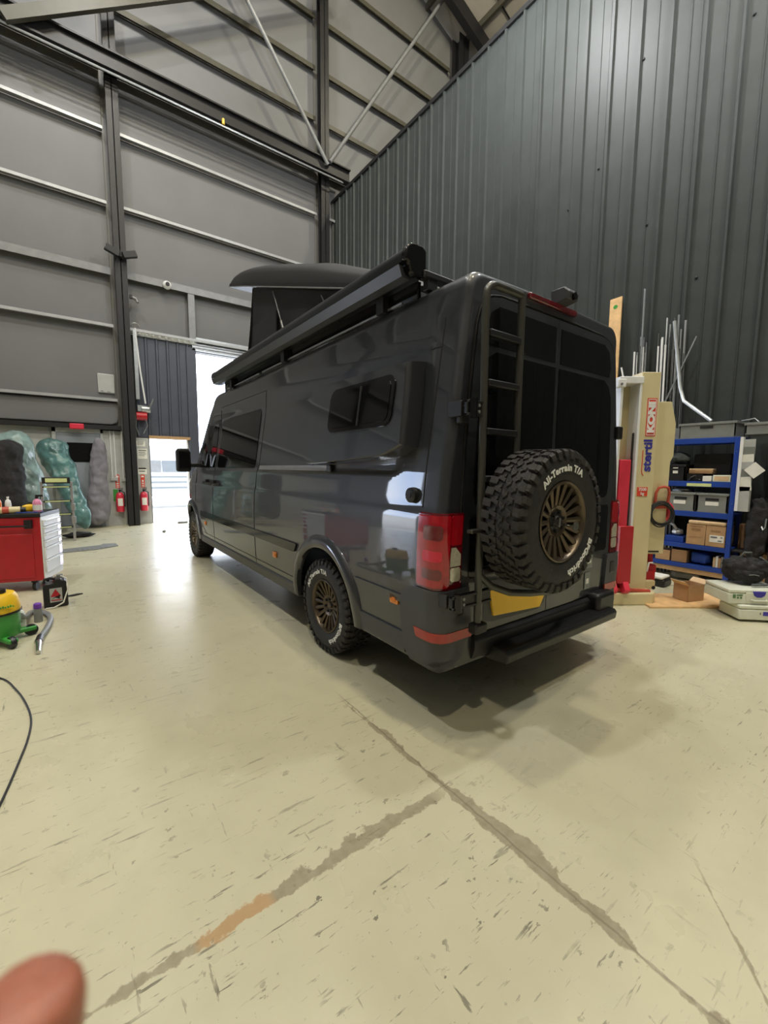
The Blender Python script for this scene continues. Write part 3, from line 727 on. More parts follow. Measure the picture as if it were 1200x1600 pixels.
# markers, cap, handles
def marker(y, z, lab, mt='amber'):
    m = obj('side_marker', patch(rr_rows(z - .028, z + .028, y - .04, y + .04, .008), SL_, 3, 0.012, 0.02), mt, van, label=lab)
    obj('marker_insert', patch(rr_rows(z - .012, z + .012, y - .018, y + .018, .008), SL_, 3, 0.015, 0.01), 'orange', m)
marker(0.385, .70, 'orange side marker near the rear bumper'); marker(2.33, .645, 'orange side marker in the middle of the flank'); marker(5.05, .66, 'orange side marker behind the front wheel')
b = MB(); b.lathe([(0, -0.032), (.03, -.032), (.044, -.026), (.046, 0), (0, 0)], 20, Matrix.Translation((side(1.35) , 0.255, 1.355)) @ Matrix.Rotation(PI/2, 4, 'Y')); 
cap = obj('inlet_cap', b, 'plastic_black', van)
b = MB(); b.lathe([(0, -0.037), (.016, -.037), (.018, -.030), (0, -.03)], 12, Matrix.Translation((side(1.35), 0.255, 1.355)) @ Matrix.Rotation(PI/2, 4, 'Y')); obj('cap_grip', b, 'steel_dark', cap)
for y in (4.78, 4.38):
    b = MB(); b.tube([(0.012, y - .09, 1.27), (-.03, y - .07, 1.275), (-.035, y + .05, 1.275), (0.01, y + .08, 1.27)], .014, 8); h = obj('door_handle', b, 'plastic_black', van)
    b = MB(); b.box(-0.03, 0.02, y + .05, y + .085, 1.25, 1.33); obj('handle_escutcheon', b, 'plastic_black', h, bevel=.006)
# sliding door track cover
obj('door_track', patch([(1.485, 1.33, 2.80), (1.488, 1.32, 2.81), (1.522, 1.32, 2.81), (1.528, 1.33, 2.80)], SL_, 6, 0.030, 0.04), 'alu', van, label='silver sliding door track')
b = MB(); b.box(side(1.5)-.03, side(1.5)+.02, 1.26, 1.33, 1.475, 1.535); obj('track_end', b, 'plastic_black', van, bevel=.008)
# mirrors
for mm, X_ in ((1, -.19), (-1, 2.23)):
    b = MB(); b.prism([(-.09, -.17), (.085, -.17), (.10, -.13), (.10, .13), (.07, .19), (-.07, .19), (-.10, .14), (-.10, -.14)], 1, 5.40, 5.52, m=Matrix.Translation((X_, 0, 1.60))); mi = obj('door_mirror', b, 'plastic_black', van, bevel=.02)
    b = MB(); b.box(X_ + .07*mm, X_ + .25*mm, 5.44, 5.50, 1.50, 1.56); obj('mirror_arm', b, 'plastic_black', mi, bevel=.01)
    b = MB(); b.box(X_ - .07, X_ + .075, 5.394, 5.40, 1.48, 1.74); obj('mirror_glass', b, 'glass_dark', mi, smooth=0)
# front bumper, grille, headlamps (face away from the photograph)
b = MB(); b.box(.25, 1.79, 6.72, 6.90, .36, .72); obj('front_bumper', b, 'plastic_grey', van, bevel=.05)
b = MB(); b.box(.55, 1.49, 6.80, 6.87, .78, .98); obj('grille', b, 'plastic_black', van, bevel=.02)
for x_ in (.30, 1.50):
    b = MB(); b.box(x_, x_ + .24, 6.66, 6.82, .86, 1.02); obj('headlamp', b, 'clear_lens', van, bevel=.03)
b = MB(); b.box(.35, 1.69, .3, 6.5, .26, .37); obj('underbody', b, 'seam', van, bevel=.03)
# --- pod flare with its window
podz = lambda off, z, y: Vector((side(z, y, False) - off, y, z))
outer = [(.335, 2.115), (.305, 1.66), (.47, 1.605), (.95, 1.575), (1.50, 1.562), (1.50, 2.13)]
def podring(off, gr):
    cy = sum(p[0] for p in outer)/6; cz = 1.85
    return [(p[0] + (math.copysign(gr, p[0]-cy)), p[1] + math.copysign(gr, p[1]-cz), off) for p in outer]
b = MB(); layers = [podring(-.02, .028), podring(.075, .020), podring(.095, .017), podring(.109, .010), podring(.117, .001), podring(.120, -.012)]
def densify(r):
    out = []
    for i in range(len(r)):
        a, c = r[i], r[(i+1) % len(r)]
        for k in range(6): t_ = k/6; out.append(tuple(a[j] + (c[j]-a[j])*t_ for j in range(3)))
    return out
RV = [[b.bm.verts.new(podz(o_, z_, y_)) for (y_, z_, o_) in densify(L)] for L in layers]
for i in range(5):
    n_ = len(RV[0])
    for k in range(n_): b.face([RV[i][k], RV[i][(k+1)%n_], RV[i+1][(k+1)%n_], RV[i+1][k]])
# outer face rows
b.face(RV[5]); pod = obj('bed_pod', b, 'paint', van, smooth=30)
PS = lambda a, z, o: podz(.120 + o, z, a)
obj('pod_window_frame', patch(rr_rows(1.765, 2.075, .395, 1.17, .075), PS, 8, .010, .03), 'gloss_black', pod)
obj('pod_glass', patch(rr_rows(1.795, 2.045, .43, .745, .05), PS, 6, .014, .01), 'glass_dark', pod)
obj('pod_glass', patch(rr_rows(1.795, 2.045, .765, 1.135, .05), PS, 6, .014, .01), 'glass_dark', pod)
obj('pod_mullion', patch([(1.79, .745, .765), (2.05, .745, .765)], PS, 1, .018, .01), 'seam', pod)
# --- rear doors
for mm in (0, 1):
    f = (lambda a: a) if mm == 0 else (lambda a: 2.04 - a)
    RD = lambda a, z, o, f=f: Vector((f(a), -o, z))
    rows = []
    for z, x in ((.545, .20), (.56, .175), (.9, .165), (1.3, .165), (1.7, .185), (2.1, .225), (2.3, .25), (2.38, .275), (2.43, .31), (2.46, .36), (2.475, .44)): rows.append((z, x, 1.016))
    d = obj('rear_door', patch(rows, RD, 12, .014, .03), 'paint', van, label='left rear door' if mm == 0 else 'right rear door')
    rows = [(z, x + .0, 1.0) for z, x in ((1.30, .30), (1.32, .26), (1.38, .245), (1.9, .27), (2.05, .29), (2.13, .33), (2.17, .40))]
    obj('rear_glass', patch(rows, RD, 8, .018, .02), 'glass_dark', d)
    rows = [(2.20, .33, .99), (2.26, .31, .99), (2.38, .35, .99), (2.42, .42, .99)]
    obj('upper_panel', patch(rows, RD, 8, .018, .02), 'gloss_black', d)
    rows = [(.88, .24, .99), (.90, .22, 1.0), (1.22, .22, 1.0), (1.24, .24, .99)]
    obj('lower_panel', patch(rows, RD, 8, .018, .02), 'gloss_black', d)
    for z in (.68, 1.75):
        b = MB(); b.box(f(.10), f(.17), -.04, .0, z, z + .10); obj('door_hinge', b, 'plastic_black', d, bevel=.01)
seam([(1.02, .54), (1.02, 1.5), (1.02, 2.475)], .004, lambda a, z, o: Vector((a, -.012, z)))
# shadow line of the door aperture, drawn as a dark tube
b = MB(); L_ = [(.20,.535),(.165,.56),(.155,.9),(.155,1.3),(.175,1.7),(.215,2.1),(.24,2.3),(.265,2.385),(.30,2.44),(.355,2.47),(.44,2.487),(1.02,2.497)]
b.tube([(x, -.004, z) for x, z in L_] + [(2.04 - x, -.004, z) for x, z in L_[::-1]][1:], .007, 6); obj('door_gap_shadow', b, 'seam', body)
# --- tail lamps wrap round the rounded corners
def corner(a, z, o, mm=0):
    """a in metres along the plan curve: negative on the flank, positive on the rear face"""
    r = .05; sx = side(z, .1, False); L = PI/2*r
    if a < 0: p = Vector((sx - o, .05 - a, z))
    elif a < L: t_ = a/r; p = Vector((sx + r - (r+o)*math.cos(t_), .05 - (r+o)*math.sin(t_), z))
    else: p = Vector((sx + r + (a - L), -o, z))
    if mm: p.x = 2.04 - p.x
    return p
for mm in (0, 1):
    C_ = lambda a, z, o, mm=mm: corner(a, z, o, mm)
    def rows_(z0, z1, a0, a1, cut_=0.01): return [(z0, a0 + cut_, a1 - cut_), (z0 + .012, a0, a1)] + [(z0 + .012 + (z1-z0-.024)*k/4, a0, a1) for k in range(1, 4)] + [(z1 - .012, a0, a1), (z1, a0 + cut_, a1 - cut_)]
    tl = obj('tail_lamp', patch(rows_(.842, 1.268, -.115, .185), C_, 16, .020, .04), 'red_dark', van, label=('left' if mm == 0 else 'right') + ' red tail lamp')
    obj('lamp_lens', patch(rows_(.855, 1.255, -.106, .085), C_, 10, .024, .01), 'red_lens', tl)
    obj('lamp_lens', patch(rows_(1.09, 1.255, .09, .176), C_, 6, .024, .01), 'red_lens', tl)
    obj('reversing_lens', patch(rows_(.885, .965, .095, .172), C_, 6, .025, .012), 'clear_lens', tl)
    obj('reversing_lens', patch([(.972, .095, .172), (1.035, .095, .172), (1.078, .10, .13)], C_, 6, .025, .012), 'clear_lens', tl)
    for z0, z1 in ((.90, .96), (1.0, 1.06), (1.12, 1.2)):
        obj('lamp_cell', patch(rows_(z0, z1, -.06, .05), C_, 8, .0255, .004), 'red_bright' if z0 == 1.0 else 'red_dark', tl)
    # bumper corner + reflector
    rows = [(.395, -.20, .08), (.44, -.23, .18), (.60, -.24, .26), (.74, -.245, .255), (.80, -.22, .25), (.838, -.13, .24)]
    bc = obj('bumper_corner', patch(rows, C_, 18, .034, .08), 'plastic_grey', van)
    obj('bumper_reflector', patch([(.545, -.10, .255), (.59, -.115, .26), (.60, -.12, .26)], C_, 12, .038, .01), 'reflector', bc)
    obj('bumper_lower', patch([(.365, -.19, .04), (.405, -.21, .08)], C_, 12, .026, .06), 'plastic_grey', bc)
b = MB(); b.prism([(0.0, .530), (-.035, .50), (-.035, .44), (-.01, .38), (.10, .36), (.10, .530)], 0, .28, 1.78); obj('bumper_step', b, 'plastic_black', van, bevel=.008)
b = MB(); b.prism([(-.02, .44), (-.13, .43), (-.15, .41), (-.14, .35), (-.02, .33), (.25, .33), (.25, .42)], 0, .44, 1.80); st = obj('tow_step', b, 'plastic_black', van, bevel=.012)
b = MB(); b.box(1.60, 1.86, -.10, .05, .36, .56); obj('bumper_end', b, 'plastic_black', van, bevel=.03)
# plate (covered with plain yellow)
b = MB(); b.prism([(.40, .79), (.975, .665), (.925, .585), (.445, .62)][::-1], 1, -.030, -.016); obj('number_plate', b, 'plate', van, smooth=0, label='plain yellow number plate')
b = MB(); b.prism([(.36, .60), (.36, .84), (1.0, .84), (1.0, .60), (.92, .565), (.44, .58)], 1, -.0155, -.010); obj('plate_recess', b, 'plastic_grey', van, smooth=0)
b = MB(); b.box(.69, 1.22, -.022, .03, 2.535, 2.57); bl = obj('brake_light', b, 'red_dark', van, bevel=.01)
b = MB(); b.box(.71, 1.20, -.025, -.021, 2.541, 2.563); obj('brake_lens', b, 'red_dark', bl, smooth=0)
b = MB(); b.prism([(.02, 2.56), (-.09, 2.58), (-.10, 2.62), (-.06, 2.66), (.04, 2.66)], 0, .98, 1.09); rc = obj('rear_camera', b, 'plastic_grey', van, bevel=.008)
b = MB(); b.cyl((1.035, -.108, 2.60), .022, .02, 1, 14); obj('camera_lens', b, 'glass_dark', rc)
# stickers on right door
b = MB(); b.box(1.52, 1.60, -.019, -.0185, .60, .73).box(1.50, 1.62, -.019, -.0185, .76, .86); obj('door_sticker', b, 'crate_grey', van, smooth=0, label='grey warning stickers low on the right rear door')
b = MB(); b.box(1.51, 1.53, -.0195, -.019, .78, .80).box(1.55, 1.60, -.0195, -.019, .80, .84).box(1.54, 1.58, -.0195, -.019, .64, .68); obj('sticker_print', b, 'paper', van, smooth=0)

# --- ladder on swing-out carrier
LY = -.105
ladr = None
b = MB(); R_ = .07
path = [(.205, LY, .64), (.205, LY, 1.2), (.20, LY, 1.8), (.195, LY, 2.30), (.197, LY, 2.38)] + [(.197 + R_*(1-math.cos(a)), LY + .0, 2.40 + R_*math.sin(a)) for a in [PI/2*k/6 for k in range(1, 7)]] + [(.36, LY, 2.472), (.495, LY, 2.470)]
b.tube(path, .021, 14); ladr = obj('ladder_rail', b, 'tube', van)
b = MB(); b.tube([(.495, LY, .92), (.495, LY, 1.8), (.495, LY, 2.485)], .021, 14); obj('ladder_rail', b, 'tube', van)
for z in (2.235, 1.98, 1.725, 1.47, 1.215, .96):
    b = MB(); b.box(.215, .478, LY - .024, LY + .024, z - .032, z + .004); r_ = obj('ladder_rung', b, 'plastic_black', van, bevel=.006)
b = MB(); b.box(.16, .255, LY - .035, LY + .03, .595, .655); obj('ladder_foot', b, 'plastic_black', van, bevel=.012)
b = MB(); b.box(.12, .26, LY - .02, LY + .02, 1.165, 1.185); obj('ladder_clamp', b, 'tube', van, bevel=.004)
for (z0, z1, xr, xl) in ((1.785, 1.865, .185, .075), (.76, .835, .31, .0)):
    b = MB(); b.box(xl, xr, LY - .012, LY + .02, z0, z0 + .014).box(xl, xr, LY - .012, LY + .02, z1 - .014, z1).box(xl, xr, LY - .002, LY + .02, z0, z1)
    b.box(xl - .006, xl + .012, -.07, .03, z0, z1); hg = obj('carrier_hinge', b, 'plastic_black', van, bevel=.003)
    b = MB(); b.cyl((xl + .035, LY - .01, z0 - .01), .024, z1 - z0 + .02, 2, 14); obj('hinge_pin', b, 'gloss_black', hg)
    b = MB()
    for dz in (.3, .7): b.cyl((xl + .08, LY - .014, z0 + (z1-z0)*dz), .009, .012, 1, 6)
    obj('hinge_bolt', b, 'steel_grey', hg)
b = MB(); b.tube([(.205, LY, .93), (.27, -.14, .86), (.38, -.18, .815), (.55, -.195, .785), (.775, -.19, .755), (1.0, -.18, .75), (1.18, -.15, .765), (1.27, -.11, .79), (1.29, -.03, .84)], .020, 12); obj('wheel_cradle', b, 'tube', van)
b = MB(); b.box(.30, .68, -.17, -.10, 1.08, 1.38).box(.205, .8, -.12, -.08, 1.20, 1.26).box(.80, 1.1, -.10, -.02, 1.19, 1.27); obj('wheel_mount', b, 'plastic_black', van, bevel=.01)
b = MB(); b.tube([(.90, -.06, 1.05), (.90, -.06, 1.5)], .014, 8).tube([(1.30, -.06, 1.02), (1.30, -.06, 1.46), (1.36, -.03, 1.5)], .014, 8); obj('door_bar', b, 'tube', van)

# --- wheels
HW = .122
def tyre_mesh():
    b = MB()
    prof = [(.205, -HW+.02), (.222, -HW+.006), (.26, -HW-.006), (.31, -HW-.008), (.345, -HW+.004), (.365, -HW+.020), (.374, -HW+.04), (.376, 0), (.374, HW-.04), (.365, HW-.02), (.345, HW-.004), (.31, HW+.008), (.26, HW+.006), (.222, HW-.006), (.205, HW-.02)]
    b.lathe(prof, 72); return b.mesh('tyre', 50)
def tread_mesh():
    b = MB(); N = 38
    def block(a0, a1, z0, z1, r0, r1, sk=0.0):
        vs = []
        for r in (r0, r1):
            q = 0.0 if r == r0 else 0.0035
            for (a, z) in ((a0 + q*2, z0 + q), (a1 - q*2, z0 + q), (a1 - q*2 + sk, z1 - q), (a0 + q*2 + sk, z1 - q)): vs.append(b.bm.verts.new((r*math.cos(a), r*math.sin(a), z)))
        for q in ((0,1,2,3),(4,7,6,5),(0,4,5,1),(1,5,6,2),(2,6,7,3),(3,7,4,0)): b.face([vs[i] for i in q])
    for k in range(N):
        a = 2*PI*k/N; w = 2*PI/N
        for sgn in (-1, 1):
            o_ = 0 if sgn < 0 else w/2
            L = .0 if k % 2 else .012
            block(a + o_, a + o_ + w*.70, sgn*(.070), sgn*(HW - .006), .366, .386, 0.02*sgn)
            # shoulder lug running down the sidewall
            vs = []
            a0, a1 = a + o_ + .01, a + o_ + w*.64
            for (r, z) in ((.384, HW - .010), (.372, HW + .005), (.345 - L, HW + .010), (.345 - L, HW - .02), (.366, HW - .02)):
                for aa in (a0, a1): vs.append(b.bm.verts.new((r*math.cos(aa), r*math.sin(aa), sgn*z)))
            for i in range(5): j = (i+1) % 5; b.face([vs[2*i], vs[2*i+1], vs[2*j+1], vs[2*j]])
            b.face([vs[i] for i in (0,2,4,6,8)]); b.face([vs[i] for i in (9,7,5,3,1)])
            # interlocking centre blocks
            block(a + o_ + w*.1, a + o_ + w*.52, sgn*.026, sgn*.064, .366, .386, .05*sgn)
            block(a + o_ + w*.60, a + o_ + w*.98, sgn*.034, sgn*.060, .366, .385, -.04*sgn)
        block(a + w*.05, a + w*.50, -.020, .006, .366, .386, .05)
        block(a + w*.55, a + w*.96, -.006, .021, .366, .386, -.05)
    return b.mesh('tread_blocks', 0)
def rim_mesh():
    b = MB(); H = HW
    # z>0 is outward; barrel and lip
    b.lathe([(.206, -H+.02), (.20, -H+.03), (.190, 0), (.196, H-.03), (.214, H-.012), (.218, H-.002), (.210, H+.002), (.203, H-.004), (.198, H-.020), (.186, H-.06), (.18, 0), (.19, -H+.03)], 56)
    return b.mesh('rim', 40)
def spokes_mesh():
    b = MB(); H = HW; n = 18
    for k in range(n):
        m = Matrix.Rotation(2*PI*k/n, 4, 'Z')
        for (r0, r1, w0, w1, z0, z1) in ((.075, .203, .011, .0165, H-.045, H-.020),):
            vs = [m @ Vector(p) for p in ((r0,-w0,z0),(r0,w0,z0),(r1,w1,z1),(r1,-w1,z1),(r0,-w0,z0-.03),(r0,w0,z0-.03),(r1,w1,z1-.03),(r1,-w1,z1-.03))]
            # ridge
            vs += [m @ Vector((r0, 0, z0+.006)), m @ Vector((r1-.004, 0, z1+.008))]
            v = [b.bm.verts.new(p) for p in vs]
            for q in ((0,8,9,3),(8,1,2,9),(7,6,5,4),(1,5,6,2),(0,3,7,4),(0,4,5,1),(0,1,8),(3,2,6,7),(3,9,2)): b.face([v[i] for i in q])
    b.lathe([(0, H-.06), (.04, H-.058), (.06, H-.045), (.085, H-.036), (.092, H-.045), (.092, H-.085), (0, H-.085)], 40)
    return b.mesh('spokes', 30)
def backing_mesh():
    b = MB(); b.lathe([(0, -.02), (.10, -.02), (.13, -.01), (.188, -.03), (.188, -.05), (0, -.05)], 40); return b.mesh('brake_disc', 40)
def lugs_mesh():
    b = MB()
    for k in range(6): a = 2*PI*k/6 + .3; b.cyl((.052*math.cos(a), .052*math.sin(a), HW-.052), .010, .022, 2, 6)
    return b.mesh('lug_nuts', 0)
def cap_mesh():
    b = MB(); b.lathe([(0, HW-.040), (.022, HW-.041), (.028, HW-.048), (.030, HW-.06), (0, HW-.06)], 20); return b.mesh('centre_cap', 30)
def arc_text(s, r, a_mid, size, span_per=0.062, flip=False):
    """letters round the sidewall; z outward. a_mid = angle of the middle letter."""
    b = bmesh.new(); n = len(s)
    wmap = {'i': .5, 'l': .5, 'I': .5, '-': .65, ' ': .6, 'r': .8, 't': .75, '/': .8, 'T': 1.05, 'A': 1.15, 'G': 1.15, 'm': 1.3}
    ws = [wmap.get(c, 1.0) for c in s]; tot = sum(ws); pos = 0
    for c, w in zip(s, ws):
        t_ = (pos + w/2 - tot/2) * span_per; pos += w
        if c == ' ': continue
        a = a_mid - t_ if not flip else a_mid + t_
        me = text_mesh('t', c, size, .0012, .0016, 0.0, 1.15)
        m = Matrix.Rotation(a, 4, 'Z') @ Matrix.Translation((r, 0, HW + .009)) @ Matrix.Rotation(-PI/2 if not flip else PI/2, 4, 'Z')
        me.transform(m); b.from_mesh(me); bpy.data.meshes.remove(me)
    me = bpy.data.meshes.new('lettering'); b.to_mesh(me); b.free(); return me
TM, DM, RM, SM_, BM_, LM, CM = tyre_mesh(), tread_mesh(), rim_mesh(), spokes_mesh(), backing_mesh(), lugs_mesh(), cap_mesh()
for me_, k_ in ((TM, 'rubber'), (DM, 'tread'), (RM, 'bronze'), (SM_, 'bronze'), (BM_, 'bronze_dark'), (LM, 'steel_dark'), (CM, 'bronze')): me_.materials.append(MT[k_])
def lettering(a1, a2):
    b = bmesh.new()
    for s_, a_ in (('All-Terrain T/A', a1), ('BFGoodrich', a2)):
        me_ = arc_text(s_, .285, a_, .050, .108); b.from_mesh(me_); bpy.data.meshes.remove(me_)
    me_ = bpy.data.meshes.new('lettering'); b.to_mesh(me_); b.free(); me_.materials.append(MT['white_print']); return me_
def wheel(name, mw, letters=None, spare=False):
    t = bpy.data.objects.new(name, TM); COL.objects.link(t); t.parent = van; t.matrix_local = mw
    for nm, me_ in (('tread_blocks', DM), ('rim', RM), ('spokes', SM_), ('brake_disc', BM_), ('lug_nuts', LM), ('centre_cap', CM)):
        if spare and nm in ('centre_cap', 'brake_disc'): continue
        o = bpy.data.objects.new(nm, me_); COL.objects.link(o); o.parent = t
        if nm in ('tread_blocks', 'lug_nuts'): o['kind'] = 'stuff'
    if letters: o = bpy.data.objects.new('lettering', letters); COL.objects.link(o); o.parent = t
    return t
# outward local +z -> world -x ; local +y -> world up
LEFT = Matrix(((0, 0, -1, 0), (-1, 0, 0, 0), (0, 1, 0, 0), (0, 0, 0, 1)))
RIGHT = Matrix(((0, 0, 1, 0), (1, 0, 0, 0), (0, 1, 0, 0), (0, 0, 0, 1)))
WX = .018 + HW
w1 = wheel('wheel', Matrix.Translation((WX, WR, .386)) @ LEFT, lettering(math.radians(118), math.radians(-42)))
w2 = wheel('wheel', Matrix.Translation((WX, WF, .386)) @ LEFT)
w3 = wheel('wheel', Matrix.Translation((2.04 - WX, WR, .386)) @ RIGHT)
w4 = wheel('wheel', Matrix.Translation((2.04 - WX, WF, .386)) @ RIGHT)
REARM = Matrix(((1, 0, 0, 0), (0, 0, -1, 0), (0, 1, 0, 0), (0, 0, 0, 1)))
sp = wheel('spare_wheel', Matrix.Translation((.50, -.30, 1.235)) @ REARM, lettering(math.radians(100), math.radians(-52)), spare=True)
sp['label'] = 'spare wheel carried on the rear door'
b = MB(); b.lathe([(0, HW-.03), (.03, HW-.03), (.035, HW-.04), (.06, HW-.05), (.07, HW-.06), (0, HW-.06)], 24); obj('mount_plate', b, 'plastic_black', sp)
b = MB(); b.tube([(.03, -.02, HW-.03), (.035, -.022, HW+.045)], .007, 8).cyl((.035, -.022, HW+.04), .026, .006, 2, 16); obj('security_bolt', b, 'wrench_steel', sp)
b = MB(); b.tube([(-.02, .02, HW-.03), (-.035, .02, HW-.005), (-.04, -.02, HW-.005), (-.02, -.03, HW-.02)], .006, 8); obj('locking_clip', b, 'wrench_steel', sp)
for nm, a_ in (('axle', 0),):
    b = MB(); b.tube([(.2, WR, .386), (1.84, WR, .386)], .05, 10); obj('axle', b, 'seam', van)
    b = MB(); b.tube([(.2, WF, .386), (1.84, WF, .386)], .05, 10); obj('axle', b, 'seam', van)

# --- awning
AX0, AX1, AZ0, AZ1 = .050, .205, 2.650, 2.822
def aw_prof():
    p = [(AX1, AZ0 + .01), (AX1, AZ1 - .02), (AX1 - .03, AZ1), (AX0 + .07, AZ1)]
    p += [(AX0 + .07 - .07*math.sin(a), AZ1 - .07 + .07*math.cos(a)) for a in [PI/2*k/6 for k in range(1, 7)]]
    p += [(AX0 + .0, AZ0 + .07), (AX0 + .03, AZ0 + .062), (AX0 + .045, AZ0 + .01), (AX0 + .08, AZ0)]
    return p
b = MB(); b.prism(aw_prof(), 1, .42, 4.60); aw = obj('awning', b, 'awning', van, smooth=30)
b = MB(); b.prism([(AX0 + .012, AZ0 + .055), (AX0 - .012, AZ0 + .058), (AX0 + .012, AZ0 - .005), (AX0 + .07, AZ0 - .012), (AX0 + .07, AZ0 + .0), (AX0 + .04, AZ0 + .01)], 1, .43, 4.59); obj('lead_rail', b, 'lead_rail_grey', aw, smooth=30)
for ya, yb in ((.375, .425), (4.595, 4.64)):
    b = MB(); c = [((p[0] - .13) * 1.06 + .13, (p[1] - 2.725) * 1.06 + 2.725) for p in aw_prof()]; b.prism(c, 1, ya, yb); obj('end_cap', b, 'gloss_black', aw, smooth=30, bevel=.01)
for y in (.75, 2.4, 4.1):
    b = MB(); b.box(.16, .30, y, y + .08, 2.55, 2.66); obj('awning_bracket', b, 'plastic_black', aw, smooth=0)
b = MB(); b.box(.205, .235, .45, 4.55, 2.545, 2.665); rr_ = obj('roof_rail', b, 'gloss_black', van, bevel=.006)
b = MB(); b.box(.197, .207, .60, 3.1, 2.565, 2.578); obj('rail_strip', b, 'alu', rr_, smooth=0)
b = MB(); b.box(.197, .207, 3.2, 4.4, 2.565, 2.578); obj('rail_strip', b, 'alu', rr_, smooth=0)
b = MB(); b.box(.18, 1.9, .36, .43, 2.655, 2.695); cb = obj('roof_crossbar', b, 'plastic_black', van, bevel=.008)
for x_ in (.22, 1.74):
    b = MB(); b.box(x_, x_ + .08, .37, .42, 2.59, 2.66); obj('bar_foot', b, 'plastic_black', cb, bevel=.006)
b = MB(); b.box(.22, .45, .50, .53, 2.61, 2.63).box(.22, .45, .60, .63, 2.61, 2.63); obj('roof_strut', b, 'alu', van, smooth=0)
# --- pop top
HY, HZ = .70, 2.72; ANG = math.atan2(4.02 - HZ, 4.62 - HY); LEN = math.hypot(4.62 - HY, 4.02 - HZ)
PM = Matrix.Translation((0, HY, HZ)) @ Matrix.Rotation(ANG, 4, 'X')
b = MB(); rings = []
for s_ in [0, .02, .08, .2, .5, 1.0, 1.5, 2.1, 2.6, 2.9, 3.1, 3.3, 3.5, 3.7, 3.8, 3.9, 4.0, LEN - .12, LEN - .06, LEN]:
    h = interp(s_, [0, .08, .3, 1.5, 2.8, 3.4, 3.8, LEN - .10, LEN], [.03, .06, .12, .26, .29, .28, .25, .19, .07])
    tap = .0 + .05 * sm(3.2, LEN, s_) + .05 * sm(.3, 0, s_)
    xa, xb = .28 + tap, 1.76 - tap; w = (xb - xa)/2; cx = 1.02
    ring = [(cx - w + .04, -.015), (cx - w, -.015), (cx - w - .0, .03)]
    for k in range(0, 17):
        a = PI * k/16; u = -math.cos(a); v = math.sin(a)
        px_ = cx + math.copysign(abs(u) ** .75, u) * w * .985; pz_ = .03 + (h) * abs(v) ** .6
        ring.append((px_, pz_))
    ring += [(cx + w, .03), (cx + w, -.015), (cx + w - .04, -.015)]
    rings.append([b.bm.verts.new(PM @ Vector((x, s_, z))) for x, z in ring])
for i in range(len(rings)-1):
    n_ = len(rings[0])
    for k in range(n_): b.face([rings[i][k], rings[i][(k+1)%n_], rings[i+1][(k+1)%n_], rings[i+1][k]])
b.face(rings[0]); b.face(rings[-1][::-1])
pop = obj('pop_top_roof', b, 'shell', van, smooth=40)
b = MB(); e_ = []
for s_ in [0.4, 1.6, 2.8, 3.3, 3.5, 3.65, LEN]: e_.append(PM @ Vector((.275 + .05*sm(3.2, LEN, s_), s_, -.012)))
b.tube(e_, .007, 8); obj('edge_trim', b, 'steel_grey', pop)
# canvas bellows
b = MB()
def bz(y): return HZ + math.tan(ANG) * (y - HY) - .02
n_ = 26
for mm in (0, 1):
    def f(u, v, mm=mm):
        yb_ = .60 + (4.16 - .60) * u; yt_ = .60 + (3.74 - .60) * u
        y = yb_ + (yt_ - yb_) * v; z = 2.58 + (bz(yt_) - 2.58) * v
        x = .34 + .03 * math.sin(PI*v) * u + .012 * math.sin(u*22) * math.sin(PI*v)
        return Vector((2.04 - x if mm else x, y, z))
    b.grid(f, n_, 10, flip=mm == 0)
def ff(u, v):
    x = .34 + (1.36) * u; y = 4.16 + (3.74 - 4.16) * v - .05 * math.sin(PI*v); z = 2.58 + (bz(3.74) - 2.58) * v
    return Vector((x, y, z))
b.grid(ff, 10, 8); bmesh.ops.remove_doubles(b.bm, verts=b.bm.verts, dist=.001)
cv = obj('canvas_bellows', b, 'canvas', van, smooth=60)
b = MB(); b.box(.312, .33, 2.95, 3.68, 2.84, 3.22); obj('canvas_window', b, 'canvas', cv, bevel=.003)
for (y0_, z0_, y1_, z1_) in ((2.60, 2.70, 3.02, 3.44), (1.6, 2.66, 1.9, 3.05)):
    b = MB(); b.tube([(.312, y0_, z0_), (.312, (y0_+y1_)/2, (z0_+z1_)/2)], .013, 8).tube([(.312, (y0_+y1_)/2, (z0_+z1_)/2), (.312, y1_, z1_)], .006, 8); obj('gas_strut', b, 'alu', pop)
b = MB(); b.box(.40, 1.64, .6, 4.3, 2.59, 2.63); obj('roof_collar', b, 'plastic_black', van, bevel=.01)
b = MB(); b.lathe([(0, 0), (.09, 0), (.09, .05), (.05, .08), (0, .08)], 18, PM @ Matrix.Translation((.75, .75, .22))); obj('roof_vent', b, 'plastic_black', pop)

# ================================================================ MOBILE COLUMN LIFT
lt = thing('column_lift', (5.067, 2.141, -.09), -0.6215, label='beige mobile column vehicle lift with red carriage beside the van', cat='lift')
lt.scale = (1.06, 1.06, 1.06)
b = MB(); b.box(.02, .215, 0, .26, .16, 2.52); obj('column_face', b, 'beige', lt, bevel=.006)
b = MB(); b.box(-.20, -.175, -.01, .20, .16, 2.44); obj('guide_rail', b, 'white_paint', lt, bevel=.003)
b = MB(); b.box(-.005, .02, -.012, .20, .16, 2.46); obj('guide_rail', b, 'white_paint', lt, bevel=.003)
b = MB(); b.box(-.175, -.005, .16, .24, .16, 2.44); obj('column_channel', b, 'beige_dark', lt, smooth=0)
b = MB(); b.box(-.22, .03, -.02, .22, 2.40, 2.47).box(-.24, -.16, -.03, .05, 2.36, 2.44); tp = obj('top_plate', b, 'white_paint', lt, bevel=.006)
b = MB(); b.cyl((-.21, -.04, 2.39), .012, .02, 1, 10); obj('bolt', b, 'steel_grey', tp)
